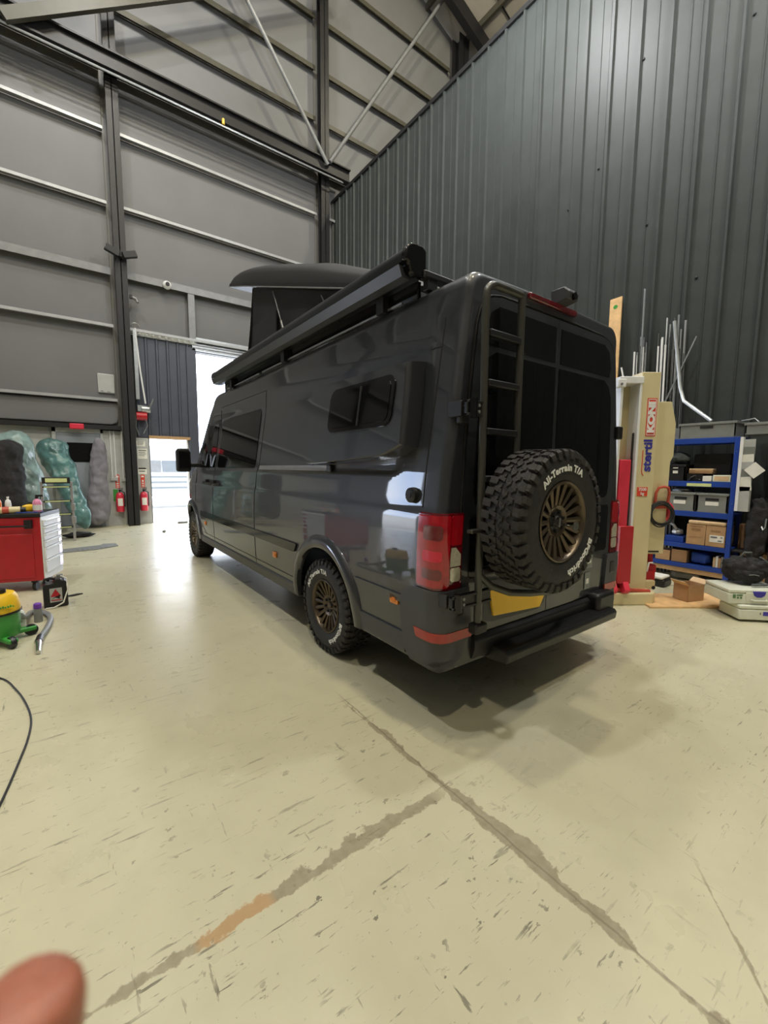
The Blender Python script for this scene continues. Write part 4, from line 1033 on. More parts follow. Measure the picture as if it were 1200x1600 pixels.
b = MB(); b.tube([(-.02, .03, .9), (-.02, .03, 1.9)], .010, 8); obj('lift_spindle', b, 'steel_dark', lt)
b = MB(); b.box(-.155, -.035, .0, .16, .30, 1.62); car = obj('carriage', b, 'red_bright', lt, bevel=.01)
b = MB(); b.prism([(-.05, .34), (-.05, .95), (.0, .95), (.06, .80), (.10, .34)], 0, -.19, -.05, m=Matrix.Translation((0, -.10, -.02))); obj('carriage_plate', b, 'red_paint', car, bevel=.006)
for x_ in (-.26, -.13):
    b = MB(); b.prism([(0, .22), (-.17, .22), (-.20, .26), (-.09, .44), (0, .48)], 0, x_, x_ + .06, m=Matrix.Translation((0, .0, 0))); obj('wheel_fork', b, 'red_bright', car, bevel=.006)
b = MB(); b.tube([(-.22, -.10, .25), (.2, -.08, .22), (.28, .05, .16)], .022, 8); obj('brake_lever', b, 'brick_orange', lt)
b = MB(); b.prism([(-.26, -.14), (.21, -.14), (.27, -.08), (.27, .30), (-.26, .30)], 2, .086, .215); obj('base_plate', b, 'beige', lt, bevel=.012)
b = MB(); b.prism([(.20, .60), (.20, 2.23), (.385, 2.23), (.445, 2.0), (.445, 1.66), (.415, 1.60), (.415, .60)], 1, .05, .30); hs = obj('control_housing', b, 'beige', lt, bevel=.006)
b = MB(); b.box(.24, .36, .045, .052, .62, .636); obj('vent_slot', b, 'seam', hs, smooth=0)
b = MB(); b.box(.20, .36, .06, .30, .20, .30); mb_ = obj('motor_bracket', b, 'beige', lt, bevel=.01)
b = MB(); b.cyl((.34, .055, .22), .02, .01, 1, 14); obj('bracket_hole', b, 'seam', mb_)
b = MB(); b.box(.22, .38, .10, .26, .28, .40).cyl((.35, .18, .40), .045, .20, 2, 16, .03).box(.30, .40, .12, .24, .38, .46); obj('hydraulic_pump', b, 'red_paint', lt, bevel=.01)
b = MB(); b.box(.21, .25, .06, .10, .42, .46).tube([(.26, .07, .40), (.27, .06, .50), (.31, .06, .50)], .010, 8); obj('hydraulic_valve', b, 'white_paint', lt)
for x_, y_ in ((.30, .20), (-.12, .34)):
    b = MB(); b.cyl((x_ - .02, y_, .142), .055, .04, 0, 16); obj('castor', b, 'rubber', lt)
# writing on the column: vertical, reading upwards
def up_text(s, size, m, z, x, par, off=0.0, xs=1.0):
    mw = Matrix.Translation((x, -.0035, z)) @ Matrix.Rotation(PI/2, 4, 'X') @ Matrix.Rotation(PI/2, 4, 'Z')
    return text('lettering', s, size, m, par, mw, off, 0, xs)
b = MB(); b.box(.090, .192, -.004, 0, 1.865, 2.255); lg = obj('logo_panel', b, 'brand_red', lt, smooth=0)
b = MB(); b.box(.098, .184, -.0055, -.003, 1.895, 2.225); obj('logo_field', b, 'brand_red', lg, smooth=0)
b = MB()
for q in ((.098, .104, 1.875, 2.245), (.178, .184, 1.875, 2.245), (.098, .184, 1.875, 1.882), (.098, .184, 2.238, 2.245)): b.box(q[0], q[1], -.006, -.003, q[2], q[3])
obj('logo_border', b, 'white_print', lg, smooth=0)
me_ = text('lettering', 'KONI', .088, 'white_print', lg, Matrix.Translation((.141, -.0075, 2.06)) @ Matrix.Rotation(PI/2, 4, 'X') @ Matrix.Rotation(PI/2, 4, 'Z'), .006, 0, 1.45)
text('lettering', 'stertil', .125, 'brand_blue', lt, Matrix.Translation((.130, -.0025, 1.665)) @ Matrix.Rotation(PI/2, 4, 'X') @ Matrix.Rotation(PI/2, 4, 'Z'), .004, 0, 1.15)
b = MB(); b.tube([(.078, -.002, 1.72), (.078, -.002, 1.50), (.085, -.002, 1.47), (.10, -.002, 1.455)], .004, 6); obj('logo_swoosh', b, 'brand_red', lt)
b = MB(); b.box(.045, .155, -.004, 0, 1.235, 1.33); pl_ = obj('capacity_label', b, 'brand_red', lt, smooth=0)
FR = lambda x, z: Matrix.Translation((x, -.006, z)) @ Matrix.Rotation(PI/2, 4, 'X')
text('lettering', '7500', .042, 'white_print', pl_, FR(.10, 1.305), .001)
text('lettering', 'kg', .042, 'white_print', pl_, FR(.10, 1.262), .001)
# cable coil on red hook hung on the lift housing
t = thing('cable_coil', (5.067, 2.141, -.09), -0.6215, label='coil of black cable hanging on a red hook on the lift housing', cat='cable'); t.scale = (1.06, 1.06, 1.06)
b = MB()
for k in range(7):
    cx, cz, ra, rb = .335 + rnd.uniform(-.012, .012), 1.05 + rnd.uniform(-.015, .015), .115 + rnd.uniform(-.02, .015), .125 + rnd.uniform(-.02, .015)
    yy = .02 + rnd.uniform(-.015, .012)
    b.tube([(cx + ra*math.cos(a), yy, cz + rb*math.sin(a)) for a in [2*PI*j/24 for j in range(25)]], .008, 6, caps=False)
obj('cable_loops', b, 'rubber', t)
b = MB(); b.tube([(.27, .03, 1.13), (.265, .02, 1.27), (.29, .015, 1.325), (.34, .01, 1.335), (.39, .015, 1.325), (.41, .02, 1.27), (.405, .03, 1.13)], .014, 10).box(.26, .42, .03, .05, 1.10, 1.16); obj('hook', b, 'brick_orange', t)
b = MB(); b.lathe([(.06, 0), (.10, 0), (.11, .03), (.10, .06), (.06, .06)], 20, Matrix.Translation((.46, .18, 1.06)) @ Matrix.Rotation(PI/2, 4, 'Y')); obj('cable_reel', b, 'red_bright', t)

# ================================================================ BLUE SHELVING
SX = 6.6; SY0, SY1 = 1.60, 2.66
sv = thing('shelving_unit', (SX, (SY0+SY1)/2, 0), label='blue metal shelving unit against the dark ribbed wall', cat='shelving')
hw = (SY1 - SY0)/2
for xx_ in (0, .35):
    for yy_ in (-hw, hw - .05):
        b = MB(); b.box(xx_, xx_ + .05, yy_, yy_ + .05, 0, 1.93); obj('post', b, 'shelf_blue', sv, smooth=0, bevel=.004)
LEV = [(.20, .26), (.47, .53), (.90, .97), (1.30, 1.37), (1.86, 1.93)]
for (za, zb_) in LEV:
    b = MB(); b.box(.004, .40, -hw, hw, zb_ - .012, zb_).box(.0, .02, -hw + .05, hw - .05, za, zb_).box(.38, .40, -hw + .05, hw - .05, za, zb_)
    o = obj('shelf_board', b, 'shelf_blue', sv, smooth=0, bevel=.003)
b = MB(); b.box(.01, .40, -hw + .02, hw, .135, .20); obj('base_board', b, 'mdf', sv, smooth=0)
b = MB(); b.box(-.003, 0, -hw + .25, -hw + .52, 1.305, 1.345); obj('shelf_tag', b, 'lime', sv, smooth=0)
b = MB()
for z_ in (.6, 1.1, 1.5, 1.75): b.cyl((-.001, -hw + .025, z_), .006, .003, 0, 8)
obj('rivet', b, 'steel_grey', sv)
def box_thing(name, lab, cat, x0, x1, y0, y1, z0, z1, m, group=None, rz=0, bevel=.004, flap=None):
    b = MB(); cx, cy = (x0+x1)/2, (y0+y1)/2; b.box(x0-cx, x1-cx, y0-cy, y1-cy, 0, z1-z0)
    return obj(name, b, m, label=lab, cat=cat, group=group, loc=(cx, cy, z0), rz=rz, bevel=bevel)
def crate(lab, x0, x1, y0, y1, z0, z1, m='crate_grey', group='grey plastic crates'):
    cx, cy = (x0+x1)/2, (y0+y1)/2; h = z1 - z0; w, d = (x1-x0)/2, (y1-y0)/2
    b = MB(); t_ = .012; b.box(-w, w, -d, d, 0, t_).box(-w, -w+t_, -d, d, t_, h).box(w-t_, w, -d, d, t_, h).box(-w, w, -d, -d+t_, t_, h).box(-w, w, d-t_, d, t_, h)
    o = obj('crate', b, m, label=lab, cat='crate', group=group, loc=(cx, cy, z0), smooth=0)
    b = MB(); b.box(-w-.012, w+.012, -d-.012, -d, h-.03, h).box(-w-.012, w+.012, d, d+.012, h-.03, h).box(-w-.012, -w, -d, d, h-.03, h).box(w, w+.012, -d, d, h-.03, h); obj('rim', b, m, o, smooth=0, bevel=.003)
    b = MB(); b.box(-w-.006, -w+.001, -.07, .07, h*.62, h*.62+.03); obj('hand_hole', b, 'seam', o, smooth=0)
    return o
def gy(y): return y
# top of the shelf
o = crate('long grey crate standing on top of the blue shelving', 6.62, 6.98, 1.66, 2.26, 1.932, 2.13)
o = crate('grey plastic tray beyond the right end of the blue shelving top', 6.60, 7.0, .80, 1.56, 1.95, 2.09)
for ch in o.children:
    if ch.name.startswith('hand_hole'): ch.data.materials.clear(); ch.data.materials.append(MT['paper'])
t = thing('paper_tray', (6.75, 2.52, 1.93), label='stacked letter tray full of papers on top of the blue shelving', cat='tray')
for y_ in (-.17, .155): b = MB(); b.box(-.14, .16, y_, y_ + .015, 0, .16); obj('tray_side', b, 'offwhite', t, smooth=0)
for k in range(3): b = MB(); b.box(-.14, .16, -.155, .155, .01 + k*.05, .018 + k*.05); obj('tray_shelf', b, 'offwhite', t, smooth=0)
for k in range(3): b = MB(); b.box(-.13, .15, -.14, .13, .0185 + k*.05, .042 + k*.05); obj('papers', b, 'paper', t, smooth=0)
b = MB(); b.blob((0, 0, .035), .14, .17, .04, 16, 8, .5, 4); obj('red_cloth', b, 'red_cloth', label='crumpled red cloth lying on the grey tray at the right edge', cat='cloth', loc=(6.75, 1.14, 2.11))
b = MB(); b.tube([(0, -.05, 0), (.02, 0, .05), (0, .05, .035), (0, .12, .03)], .008, 6); obj('wire_bracket', b, 'galv', label='bent wire bracket on top between the two grey crates', cat='bracket', loc=(6.74, 1.52, 2.104))
# shelf 1 (z 1.37)
z = 1.372
crate('black crate with a white label on the upper blue shelf', 6.62, 6.98, 2.16, 2.42, z, z + .22, 'steel_dark', 'black crates')
b = MB(); b.box(-.001, 0, -.03, .03, 0, .08); obj('barcode_label', b, 'paper', label='small white square label on the black crate', cat='label', loc=(6.616, 2.27, z + .10), smooth=0)
box_thing('equipment_case', 'black equipment case at the back of the upper blue shelf', 'case', 6.80, 6.98, 1.72, 2.12, z, z + .36, 'plastic_black')
b = MB(); b.blob((0, 0, .09), .11, .13, .08, 14, 8, .3, 9); obj('tool_bag', b, 'cloth_grey', label='dark crumpled tool bag on top of the black crate', cat='bag', loc=(6.76, 2.28, z + .222))
for k in range(3): box_thing('envelope', 'brown padded envelope on the upper blue shelf, %s' % ('lowest of its pile', 'middle of its pile', 'topmost of its pile')[k], 'envelope', 6.63, 6.80, 1.86, 2.12, z + .10 + k*.022, z + .120 + k*.022, ('cardboard_dark', 'cardboard', 'cardboard_pale')[k], 'brown envelopes', rz=.05*k, bevel=.006)
box_thing('small_carton', 'dark low box under the brown envelopes', 'box', 6.64, 6.79, 1.96, 2.14, z, z + .099, 'steel_dark')
box_thing('small_carton', 'small pale box on the upper blue shelf left of the framed tile', 'box', 6.60, 6.72, 1.86, 1.95, z, z + .07, 'paper')
t = box_thing('framed_tile', 'flat cream framed tile leaning on the upper blue shelf edge', 'tile', 6.60, 6.63, 1.66, 1.84, z, z + .085, 'case_white')
b = MB(); b.box(-.018, -.015, -.075, .075, .015, .07); obj('inlay', b, 'cardboard_pale', t, smooth=0)
b = MB(); b.tube([(0, .06, .012), (-.02, .03, .05), (0, 0, .07), (.02, -.03, .05), (0, -.06, .012)], .012, 8); obj('headphones', b, 'plastic_black', label='black curved cable handle on the upper blue shelf', cat='cable', loc=(6.64, 2.05, z))
t = box_thing('power_supply', 'black device with silver switch at the back of the upper shelf', 'device', 6.90, 6.97, 2.22, 2.42, z + .225, z + .34, 'plastic_black')
# shelf 2 (z .97)
z = .972
crate('left grey crate with paper label on the second blue shelf', 6.61, 6.96, 2.02, 2.34, z, z + .25)
crate('right grey crate with paper label on the second blue shelf', 6.61, 6.96, 1.67, 1.99, z, z + .25)
for y_ in (2.19, 1.83):
    b = MB(); b.box(-.002, 0, -.07, .07, 0, .05); obj('paper_label', b, 'paper', label='white paper label on the %s grey crate' % ('left' if y_ > 2 else 'right'), cat='label', loc=(6.609, y_, z + .09), smooth=0)
b = MB(); b.blob((0, 0, .03), .10, .12, .035, 12, 6, .5, 3); obj('cable_bundle', b, 'galv', label='tangle of grey cable heaped in the left grey crate', cat='cable', loc=(6.78, 2.2, z + .236))
# shelf 3 (z .53)
z = .532
for y0_, y1_, lab in ((1.87, 2.08, 'left'), (1.66, 1.865, 'right')):
    t = box_thing('archive_box', '%s brown archive box with hand hole on the third blue shelf' % lab, 'box', 6.61, 6.95, y0_, y1_, z, z + .27, 'cardboard', 'brown archive boxes')
    b = MB(); b.box(-.172, -.169, -.05, .05, .19, .215); obj('hand_hole', b, 'cardboard_dark', t, smooth=0)
    if lab == 'left': b = MB(); b.box(-.172, -.169, -.07, .07, .10, .106).box(-.172, -.169, -.07, .08, .24, .25); obj('print', b, 'cardboard_dark', t, smooth=0)
    else:
        b = MB(); b.box(-.173, -.169, -.09, .06, .06, .15); lb = obj('shipping_label', b, 'paper', t, smooth=0)
        b = MB(); b.box(-.175, -.173, -.02, .05, .115, .135).box(-.175, -.173, -.075, -.055, .12, .135).box(-.175, -.173, -.07, -.03, .075, .09); obj('print', b, 'steel_grey', lb, smooth=0)
t = box_thing('carton_lid', 'flat opened carton lid lying across both archive boxes', 'box', 6.60, 6.95, 1.66, 2.07, z + .272, z + .325, 'cardboard_pale', bevel=.02)
b = MB(); b.blob((0, 0, .05), .06, .07, .05, 14, 8, .2, 5); b.tube([(-.05, 0, .09), (-.07, .03, .15), (-.05, .08, .17)], .018, 8); obj('angle_grinder', b, 'galv', label='grey power tool on the third blue shelf left of the archive boxes', cat='tool', loc=(6.72, 2.22, z + .08))
box_thing('storage_tub', 'small blue tub under the grey power tool', 'tub', 6.64, 6.82, 2.12, 2.34, z, z + .08, 'shelf_blue')
# shelf 4 (z .26)
z = .262
box_thing('small_carton', 'brown carton at the left of the lowest blue shelf', 'box', 6.62, 6.86, 2.26, 2.44, z, z + .14, 'cardboard')
box_thing('small_carton', 'taller brown carton beside the blue bag on the lowest shelf', 'box', 6.62, 6.86, 2.06, 2.24, z, z + .17, 'cardboard_dark')
b = MB(); b.blob((0, 0, .09), .11, .115, .08, 16, 8, .2, 11, .6); obj('blue_bag', b, 'shelf_blue', label='shiny blue plastic bag on the lowest blue shelf', cat='bag', loc=(6.75, 1.92, z))
for k in range(4): box_thing('small_carton', 'small upright carton right of the blue bag, %s of four' % ('leftmost', 'second', 'third', 'rightmost')[k], 'box', 6.63, 6.80, 1.745 - k*.028, 1.77 - k*.028, z, z + .13 + .02*(k % 2), ('cardboard_pale', 'paper', 'cardboard', 'crate_grey')[k], 'small upright cartons', bevel=.002)
# under the shelf
b = MB(); b.blob((0, 0, .06), .12, .18, .06, 14, 8, .2, 6, .6); obj('rag_bundle', b, 'crate_grey', label='grey folded rag under the lowest blue shelf', cat='cloth', loc=(6.85, 2.10, 0))
box_thing('sander_case', 'black and white tool lying on the floor by the lift base', 'tool', 6.05, 6.30, 2.10, 2.36, .003, .10, 'plastic_black', bevel=.02)
box_thing('sander_cover', 'white curved tool cover lying on the black tool by the lift base', 'tool', 6.04, 6.28, 2.12, 2.34, .102, .14, 'paper', bevel=.015)
b = MB(); b.lathe([(0, 0), (.05, 0), (.05, .22), (.02, .26), (0, .26)], 14); obj('spray_can', b, 'galv', label='silver can standing on the floor right of the lift', cat='can', loc=(6.42, 2.42, 0))
t = thing('cardboard_box', (5.68, 1.72, .0225), -.35, label='open brown cardboard box on the floor right of the lift base', cat='box')
b = MB(); b.box(-.12, .12, -.09, .09, 0, .006).box(-.12, -.115, -.09, .09, 0, .19).box(.115, .12, -.09, .09, 0, .19).box(-.12, .12, -.09, -.085, 0, .19).box(-.12, .12, .085, .09, 0, .19); obj('carton', b, 'cardboard', t, smooth=0)
for sx_ in (-1, 1): b = MB(); m_ = Matrix.Translation((sx_*.12, 0, .19)) @ Matrix.Rotation(sx_*.9, 4, 'Y'); b.box(-.003, .003, -.09, .09, 0, .07, m_); obj('flap', b, 'cardboard_pale', t, smooth=0)
# timber board the cases stand on
b = MB(); b.prism([(0, 0), (.95, -.66), (1.30, -.30), (.35, .36)], 2, .0, .022); obj('timber_board', b, 'timber', label='pale timber board lying on the floor under the white cases', cat='board', loc=(5.02, 1.86, 0.0), smooth=0, bevel=.003)
# tool cases
CR = -.75
def toolcase(name, loc, w, d, h, lab):
    t = thing(name, loc, CR, label=lab, cat='case')
    b = MB(); b.box(-w/2, w/2, -d/2, d/2, 0, h*.72); obj('case_body', b, 'case_white', t, bevel=.012)
    b = MB(); b.box(-w/2, w/2, -d/2, d/2, h*.735, h); obj('case_lid', b, 'case_white', t, bevel=.012)
    return t
t = toolcase('tool_case', (5.56, 1.14, .022), .40, .30, .15, 'lower of the two white plastic tool cases on the timber board')
b = MB(); b.box(.02, .08, -.153, -.150, .05, .09); obj('rating_label', b, 'latch_blue', t, smooth=0)
b = MB(); b.box(-.01, .0, -.153, -.150, .06, .08); obj('print', b, 'crate_grey', t, smooth=0)
t = toolcase('tool_case', (5.60, 1.20, .174), .56, .38, .15, 'upper white plastic tool case with blue latch and black backpack on it')
b = MB(); b.prism([(-.06, .135), (.06, .135), (.05, .095), (.02, .075), (-.02, .075), (-.05, .095)], 1, -.20, -.188); obj('latch', b, 'latch_blue', t, bevel=.004)
b = MB(); b.box(-.12, .12, -.195, -.188, .03, .12); obj('latch_plate', b, 'case_white', t, bevel=.004)
b = MB(); b.box(-.24, -.215, -.1935, -.190, .06, .10).box(-.205, -.15, -.1935, -.190, .085, .10).box(-.20, -.185, -.1935, -.190, .055, .075).box(-.17, -.155, -.1935, -.190, .055, .075); obj('case_print', b, 'rough_paper_green', t, smooth=0)
b = MB()
for x_, z_ in ((.16, .05), (.185, .075), (.21, .05)): b.prism([(x_, z_), (x_+.022, z_), (x_+.011, z_+.02)], 1, -.1935, -.190)
obj('case_emblem', b, 'steel_grey', t, smooth=0)
b = MB(); b.tube([(-.07, -.19, .05), (-.06, -.21, .045), (.06, -.21, .045), (.07, -.19, .05)], .008, 8); obj('carry_handle', b, 'case_white', t)
# backpack
t = thing('backpack', (5.70, 1.24, .345), -.75, label='black backpack slumped on the upper white tool case', cat='backpack')
b = MB(); b.blob((0, 0, .13), .20, .13, .13, 20, 12, .10, 12, .7); crumple(obj('main_bag', b, 'black_cloth', t, subdiv=2), .07, .06)
b = MB(); b.blob((-.02, -.10, .08), .13, .06, .075, 16, 8, .10, 13, .8); pk = crumple(obj('front_pocket', b, 'black_cloth', t, subdiv=2), .05, .03)
b = MB(); b.tube([(-.07, -.158, .10), (-.02, -.163, .105), (.03, -.16, .095)], .004, 6); obj('zip', b, 'crate_grey', pk)
b = MB(); b.tube([(-.05, 0, .26), (-.03, -.02, .31), (.03, -.02, .31), (.05, 0, .26)], .012, 8); obj('grab_loop', b, 'cloth_grey', t)
b = MB(); b.tube([(.10, -.05, .27), (.20, -.10, .18), (.22, -.12, .02), (.10, -.17, .005), (-.05, -.19, .006)], .012, 6); obj('strap', b, 'cloth_grey', t)
t = thing('water_bottle', (5.72, .98, .326), label='small dark bottle with white cap beside the backpack', cat='bottle')
b = MB(); b.lathe([(0, 0), (.028, 0), (.03, .02), (.03, .10), (.014, .13), (.014, .14), (0, .14)], 16); obj('bottle_body', b, 'steel_dark', t)
b = MB(); b.cyl((0, 0, .14), .016, .03, 2, 12); obj('cap', b, 'paper', t)
# right edge: tool drawers, document holder
t = thing('tool_cabinet', (6.62, .95, 0), label='black drawer cabinet at the right edge beside the blue shelving', cat='cabinet')
b = MB(); b.box(.02, .50, -.45, .30, 0, 1.45); obj('carcass', b, 'seam', t, smooth=0)
for k in range(6): b = MB(); b.box(0, .02, -.44, .29, .60 + k*.13, .715 + k*.13); d_ = obj('drawer', b, 'steel_dark', t, bevel=.004); b = MB(); b.box(-.012, 0, -.38, .22, .69 + k*.13, .70 + k*.13); obj('handle', b, 'steel_grey', d_, smooth=0)
b = MB(); b.box(-.003, 0, -.10, .10, 0, .30); obj('paper_sheet', b, 'crate_grey', label='grey sheet of paper stuck on the black drawer cabinet', cat='paper', loc=(6.60, 1.02, 1.02), smooth=0)
t = thing('document_holder', (6.56, 1.50, 1.02), label='narrow white wall pocket stuffed with papers at the shelf end', cat='holder')
b = MB(); b.box(-.03, .04, .05, .08, 0, .90); obj('back_strip', b, 'white_paint', t, smooth=0)
b = MB(); b.box(-.02, .05, -.05, .05, 0, .30); obj('pocket', b, 'offwhite', t, smooth=0)
for k in range(6): b = MB(); m_ = Matrix.Translation((0, 0, .30 + k*.09)) @ Matrix.Rotation(rnd.uniform(-.15, .15), 4, 'X'); b.box(-.02 + k*.004, -.014 + k*.004, -.06, .05, -.05, .12, m_); obj('papers', b, ('paper', 'crate_grey', 'offwhite')[k % 3], t, smooth=0)
b = MB(); m_ = Matrix.Translation((-.04, -.08, .50)) @ Matrix.Rotation(.8, 4, 'X'); b.box(-.002, .002, -.07, .07, -.07, .07, m_); obj('folded_note', b, 'paper', t, smooth=0)
t = thing('hanging_jacket', (6.70, 1.38, .55), label='black jacket hanging between the blue shelving and drawer cabinet', cat='jacket')
b = MB(); b.blob((0, 0, .25), .10, .11, .38, 14, 12, .15, 22, .7); crumple(obj('cloth', b, 'black_cloth', t, subdiv=2), .09, .06)
b = MB(); b.tube([(-.12, -.10, .40), (-.14, -.10, .30), (-.12, -.08, .26), (-.10, -.06, .30)], .008, 6); obj('hook', b, 'galv', t)
box_thing('side_carton', 'brown carton between the shelving post and the hanging jacket', 'box', 6.82, 6.98, 1.44, 1.58, .53, .84, 'cardboard_dark')
b = MB(); b.box(0, .18, -.10, .16, 0, .49); obj('shelf_side_box', b, 'mdf', label='brown carton on the floor below the hanging jacket', cat='box', loc=(6.80, 1.38, 0), smooth=0)
box_thing('side_shelf', 'small dark shelf board sticking out beside the blue post', 'shelf', 6.62, 7.1, 1.42, 1.59, .50, .527, 'steel_dark')
# timber planks and metal lengths leaning on the wall
def leaning(name, p0, p1, w, d, m, lab, cat, group=None, extra=None):
    p0, p1 = Vector(p0), Vector(p1); L = (p1 - p0).length; dz = (p1 - p0).normalized()
    yv = Vector((0, 1, 0)); xv = yv.cross(dz).normalized(); yv = dz.cross(xv)
    mw = Matrix((xv, yv, dz)).transposed().to_4x4(); mw.translation = p0
    b = MB(); b.box(-d/2, d/2, -w/2, w/2, 0, L); o = obj(name, b, m, label=lab, cat=cat, group=group, smooth=0, bevel=.002 if w > .05 else 0)
    o.matrix_world = mw; return o, L
o, L = leaning('timber_plank', (6.75, 3.26, .0), (7.10, 3.44, 4.22), .18, .025, 'timber', 'tall pale plank with green stamp leaning on the dark wall', 'plank', 'pale planks')
b = MB(); b.prism([(.035*math.cos(2*PI*k/6), .035*math.sin(2*PI*k/6)) for k in range(6)], 0, -.0145, -.0125, m=Matrix.Translation((0, 0, L - .14))); obj('stamp', b, 'green', o, smooth=0)
o, L = leaning('timber_plank', (6.55, 3.07, .0), (6.92, 3.15, 2.42), .16, .02, 'timber', 'shorter pale plank just behind the van\'s right rear corner', 'plank', 'pale planks')
leaning('timber_plank', (6.50, 3.28, .0), (6.72, 3.42, 1.60), .16, .02, 'timber', 'shortest pale plank low behind the van\'s right rear corner', 'plank', 'pale planks')
def rods(n, x0, x1, y0, y1, zt0, zt1, lab, grp, seed):
    r_ = random.Random(seed)
    for k in range(n):
        y = y0 + (y1-y0)*(k + .5)/n; x = (x0, x1)[k % 2]
        w = r_.choice((.010, .016, .022)); zt = r_.uniform(zt0, zt1)
        leaning('metal_length', (x, y, 0), (x, y + .06, zt), w, r_.uniform(.012, .022), r_.choice(('galv', 'wrench_steel', 'rail_light', 'white_paint')), lab, 'metal bar', grp)
rods(10, 7.05, 7.10, 2.86, 3.06, 3.25, 3.55, 'thin pale metal length in the left bunch behind the lift', 'metal lengths, left bunch', 1)
rods(16, 7.05, 7.10, 2.36, 2.74, 3.10, 3.75, 'thin pale metal length in the right bunch behind the lift', 'metal lengths, right bunch', 2)
leaning('metal_length', (7.02, 2.94, 0), (7.02, 2.99, 4.20), .022, .02, 'galv', 'tallest single metal bar standing above the left bunch', 'metal bar')
leaning('metal_length', (7.0, 2.72, 2.2), (7.015, 2.28, 3.35), .018, .015, 'galv', 'thin bar leaning out to the right of the bunches', 'metal bar')
leaning('metal_length', (6.95, 3.06, 2.4), (6.98, 3.24, 3.1), .02, .015, 'white_paint', 'short white bar tilting left above the lift top', 'metal bar')
b = MB(); b.tube([(7.0, 2.56, 3.62), (7.0, 2.50, 3.2), (6.99, 2.42, 2.68), (6.95, 2.35, 2.48), (6.85, 1.98, 2.165)], .024, 8); obj('bent_pipe', b, 'galv', label='bent grey pipe dropping from the bunch onto the crate', cat='pipe')
# ================================================================ LEFT SIDE
# red tool chest
tcst = thing('tool_chest', (-.345, 6.42, 0), math.radians(-17), label='red roller tool chest with white drawer front at the left edge', cat='tool chest')
b = MB(); b.box(-1.25, 0, 0, .56, .13, .90); obj('cabinet', b, 'red_paint', tcst, bevel=.008)
b = MB(); b.box(-1.27, .01, -.01, .57, .90, .945); obj('worktop', b, 'plastic_black', tcst, bevel=.006)
b = MB(); b.box(-1.20, -.08, -.008, .0, .17, .70); obj('side_panel', b, 'red_paint', tcst, bevel=.005)
b = MB(); b.tube([(-1.2, -.045, .80), (-.10, -.045, .80)], .011, 8).box(-.14, -.07, -.05, .0, .77, .87); obj('push_bar', b, 'steel_dark', tcst)
b = MB(); b.box(-.60, -.56, -.012, -.008, .20, .24); obj('sticker', b, 'pink', tcst, smooth=0)
b = MB(); b.box(.0, .012, .0, .56, .13, .90); obj('front_frame', b, 'white_paint', tcst, bevel=.003)
zz_ = .86
for k, h in enumerate((.085, .085, .085, .085, .15, .16)):
    b = MB(); b.box(.012, .030, .02, .52, zz_ - h + .008, zz_); d_ = obj('drawer', b, 'white_paint', tcst, bevel=.004)
    b = MB(); b.box(.030, .045, .03, .50, zz_ - .018, zz_ - .006); obj('handle', b, 'white_paint', d_, bevel=.002)
    b = MB(); b.box(.0305, .032, .42, .52, zz_ - h + .012, zz_ - .024); obj('corner_mark', b, 'red_lens', d_, smooth=0)
    zz_ -= h
for x_, y_ in ((-1.15, .08), (-.12, .08), (-1.15, .46), (-.12, .46)):
    b = MB(); b.cyl((x_ - .015, y_, .055), .055, .035, 0, 16).box(x_ - .03, x_ + .035, y_ - .03, y_ + .03, .10, .13); obj('castor', b, 'rubber', tcst)
TM4 = Matrix.Translation((-.345, 6.42, 0)) @ Matrix.Rotation(math.radians(-17), 4, 'Z')
def ontop(x, y, z=.946): return TM4 @ Vector((x, y, z))
def bottle(name, p, r, h, m, mc, lab, trig=False, ringm=None, cat='bottle', group=None):
    t = thing(name, p, label=lab, cat=cat, group=group)
    b = MB(); b.lathe([(0, 0), (r*.9, 0), (r, .01), (r, h*.6), (r*.75, h*.78), (r*.32, h*.86), (r*.32, h*.9), (0, h*.9)], 20); obj('bottle_body', b, m, t)
    if ringm: b = MB(); b.lathe([(r*1.01, h*.15), (r*1.01, h*.5)], 20); obj('label_band', b, ringm, t)
    b = MB(); b.cyl((0, 0, h*.9), r*.40, h*.12, 2, 14)
    if trig: b.box(-r*.3, r*1.3, -r*.25, r*.25, h*1.0, h*1.12).box(r*.7, r*.9, -r*.2, r*.2, h*.86, h*1.0)
    obj('cap' if not trig else 'trigger', b, mc, t)
    return t
bottle('spray_bottle', ontop(-.05, .10), .045, .19, 'pink', 'plastic_black', 'pink and white spray bottle with black trigger on the tool chest', True, 'white_paint')
bottle('spray_bottle', ontop(-.34, .12), .03, .19, 'white_paint', 'white_paint', 'white spray bottle standing left on the tool chest')
bottle('glue_bottle', ontop(-.43, .10), .035, .20, 'orange', 'white_paint', 'orange bottle with pale top at the left edge on the tool chest')
t = thing('tape_cylinder', ontop(-.28, .04), label='cream cylinder with red band lying on the tool chest', cat='tube')
b = MB(); b.cyl((-.12, 0, .04), .04, .20, 0, 18); obj('tube_body', b, 'beige', t); b = MB(); b.cyl((-.08, 0, .04), .041, .06, 0, 18); obj('label_band', b, 'brick_orange', t); b = MB(); b.cyl((.08, 0, .04), .03, .05, 0, 14); obj('nozzle', b, 'plastic_black', t)
t = thing('power_sander', ontop(-.15, .14), .3, label='yellow and black power tool lying on the tool chest', cat='tool')
b = MB(); b.blob((0, 0, .05), .07, .05, .05, 16, 10, .1, 3, .8); obj('tool_body', b, 'yellow', t)
b = MB(); b.tube([(-.05, 0, .08), (0, 0, .115), (.06, 0, .09), (.10, 0, .04)], [.018, .018, .02, .022], 10); obj('grip', b, 'plastic_black', t)
b = MB(); b.cyl((.08, -.03, .03), .025, .06, 1, 12); obj('motor', b, 'purple', t)
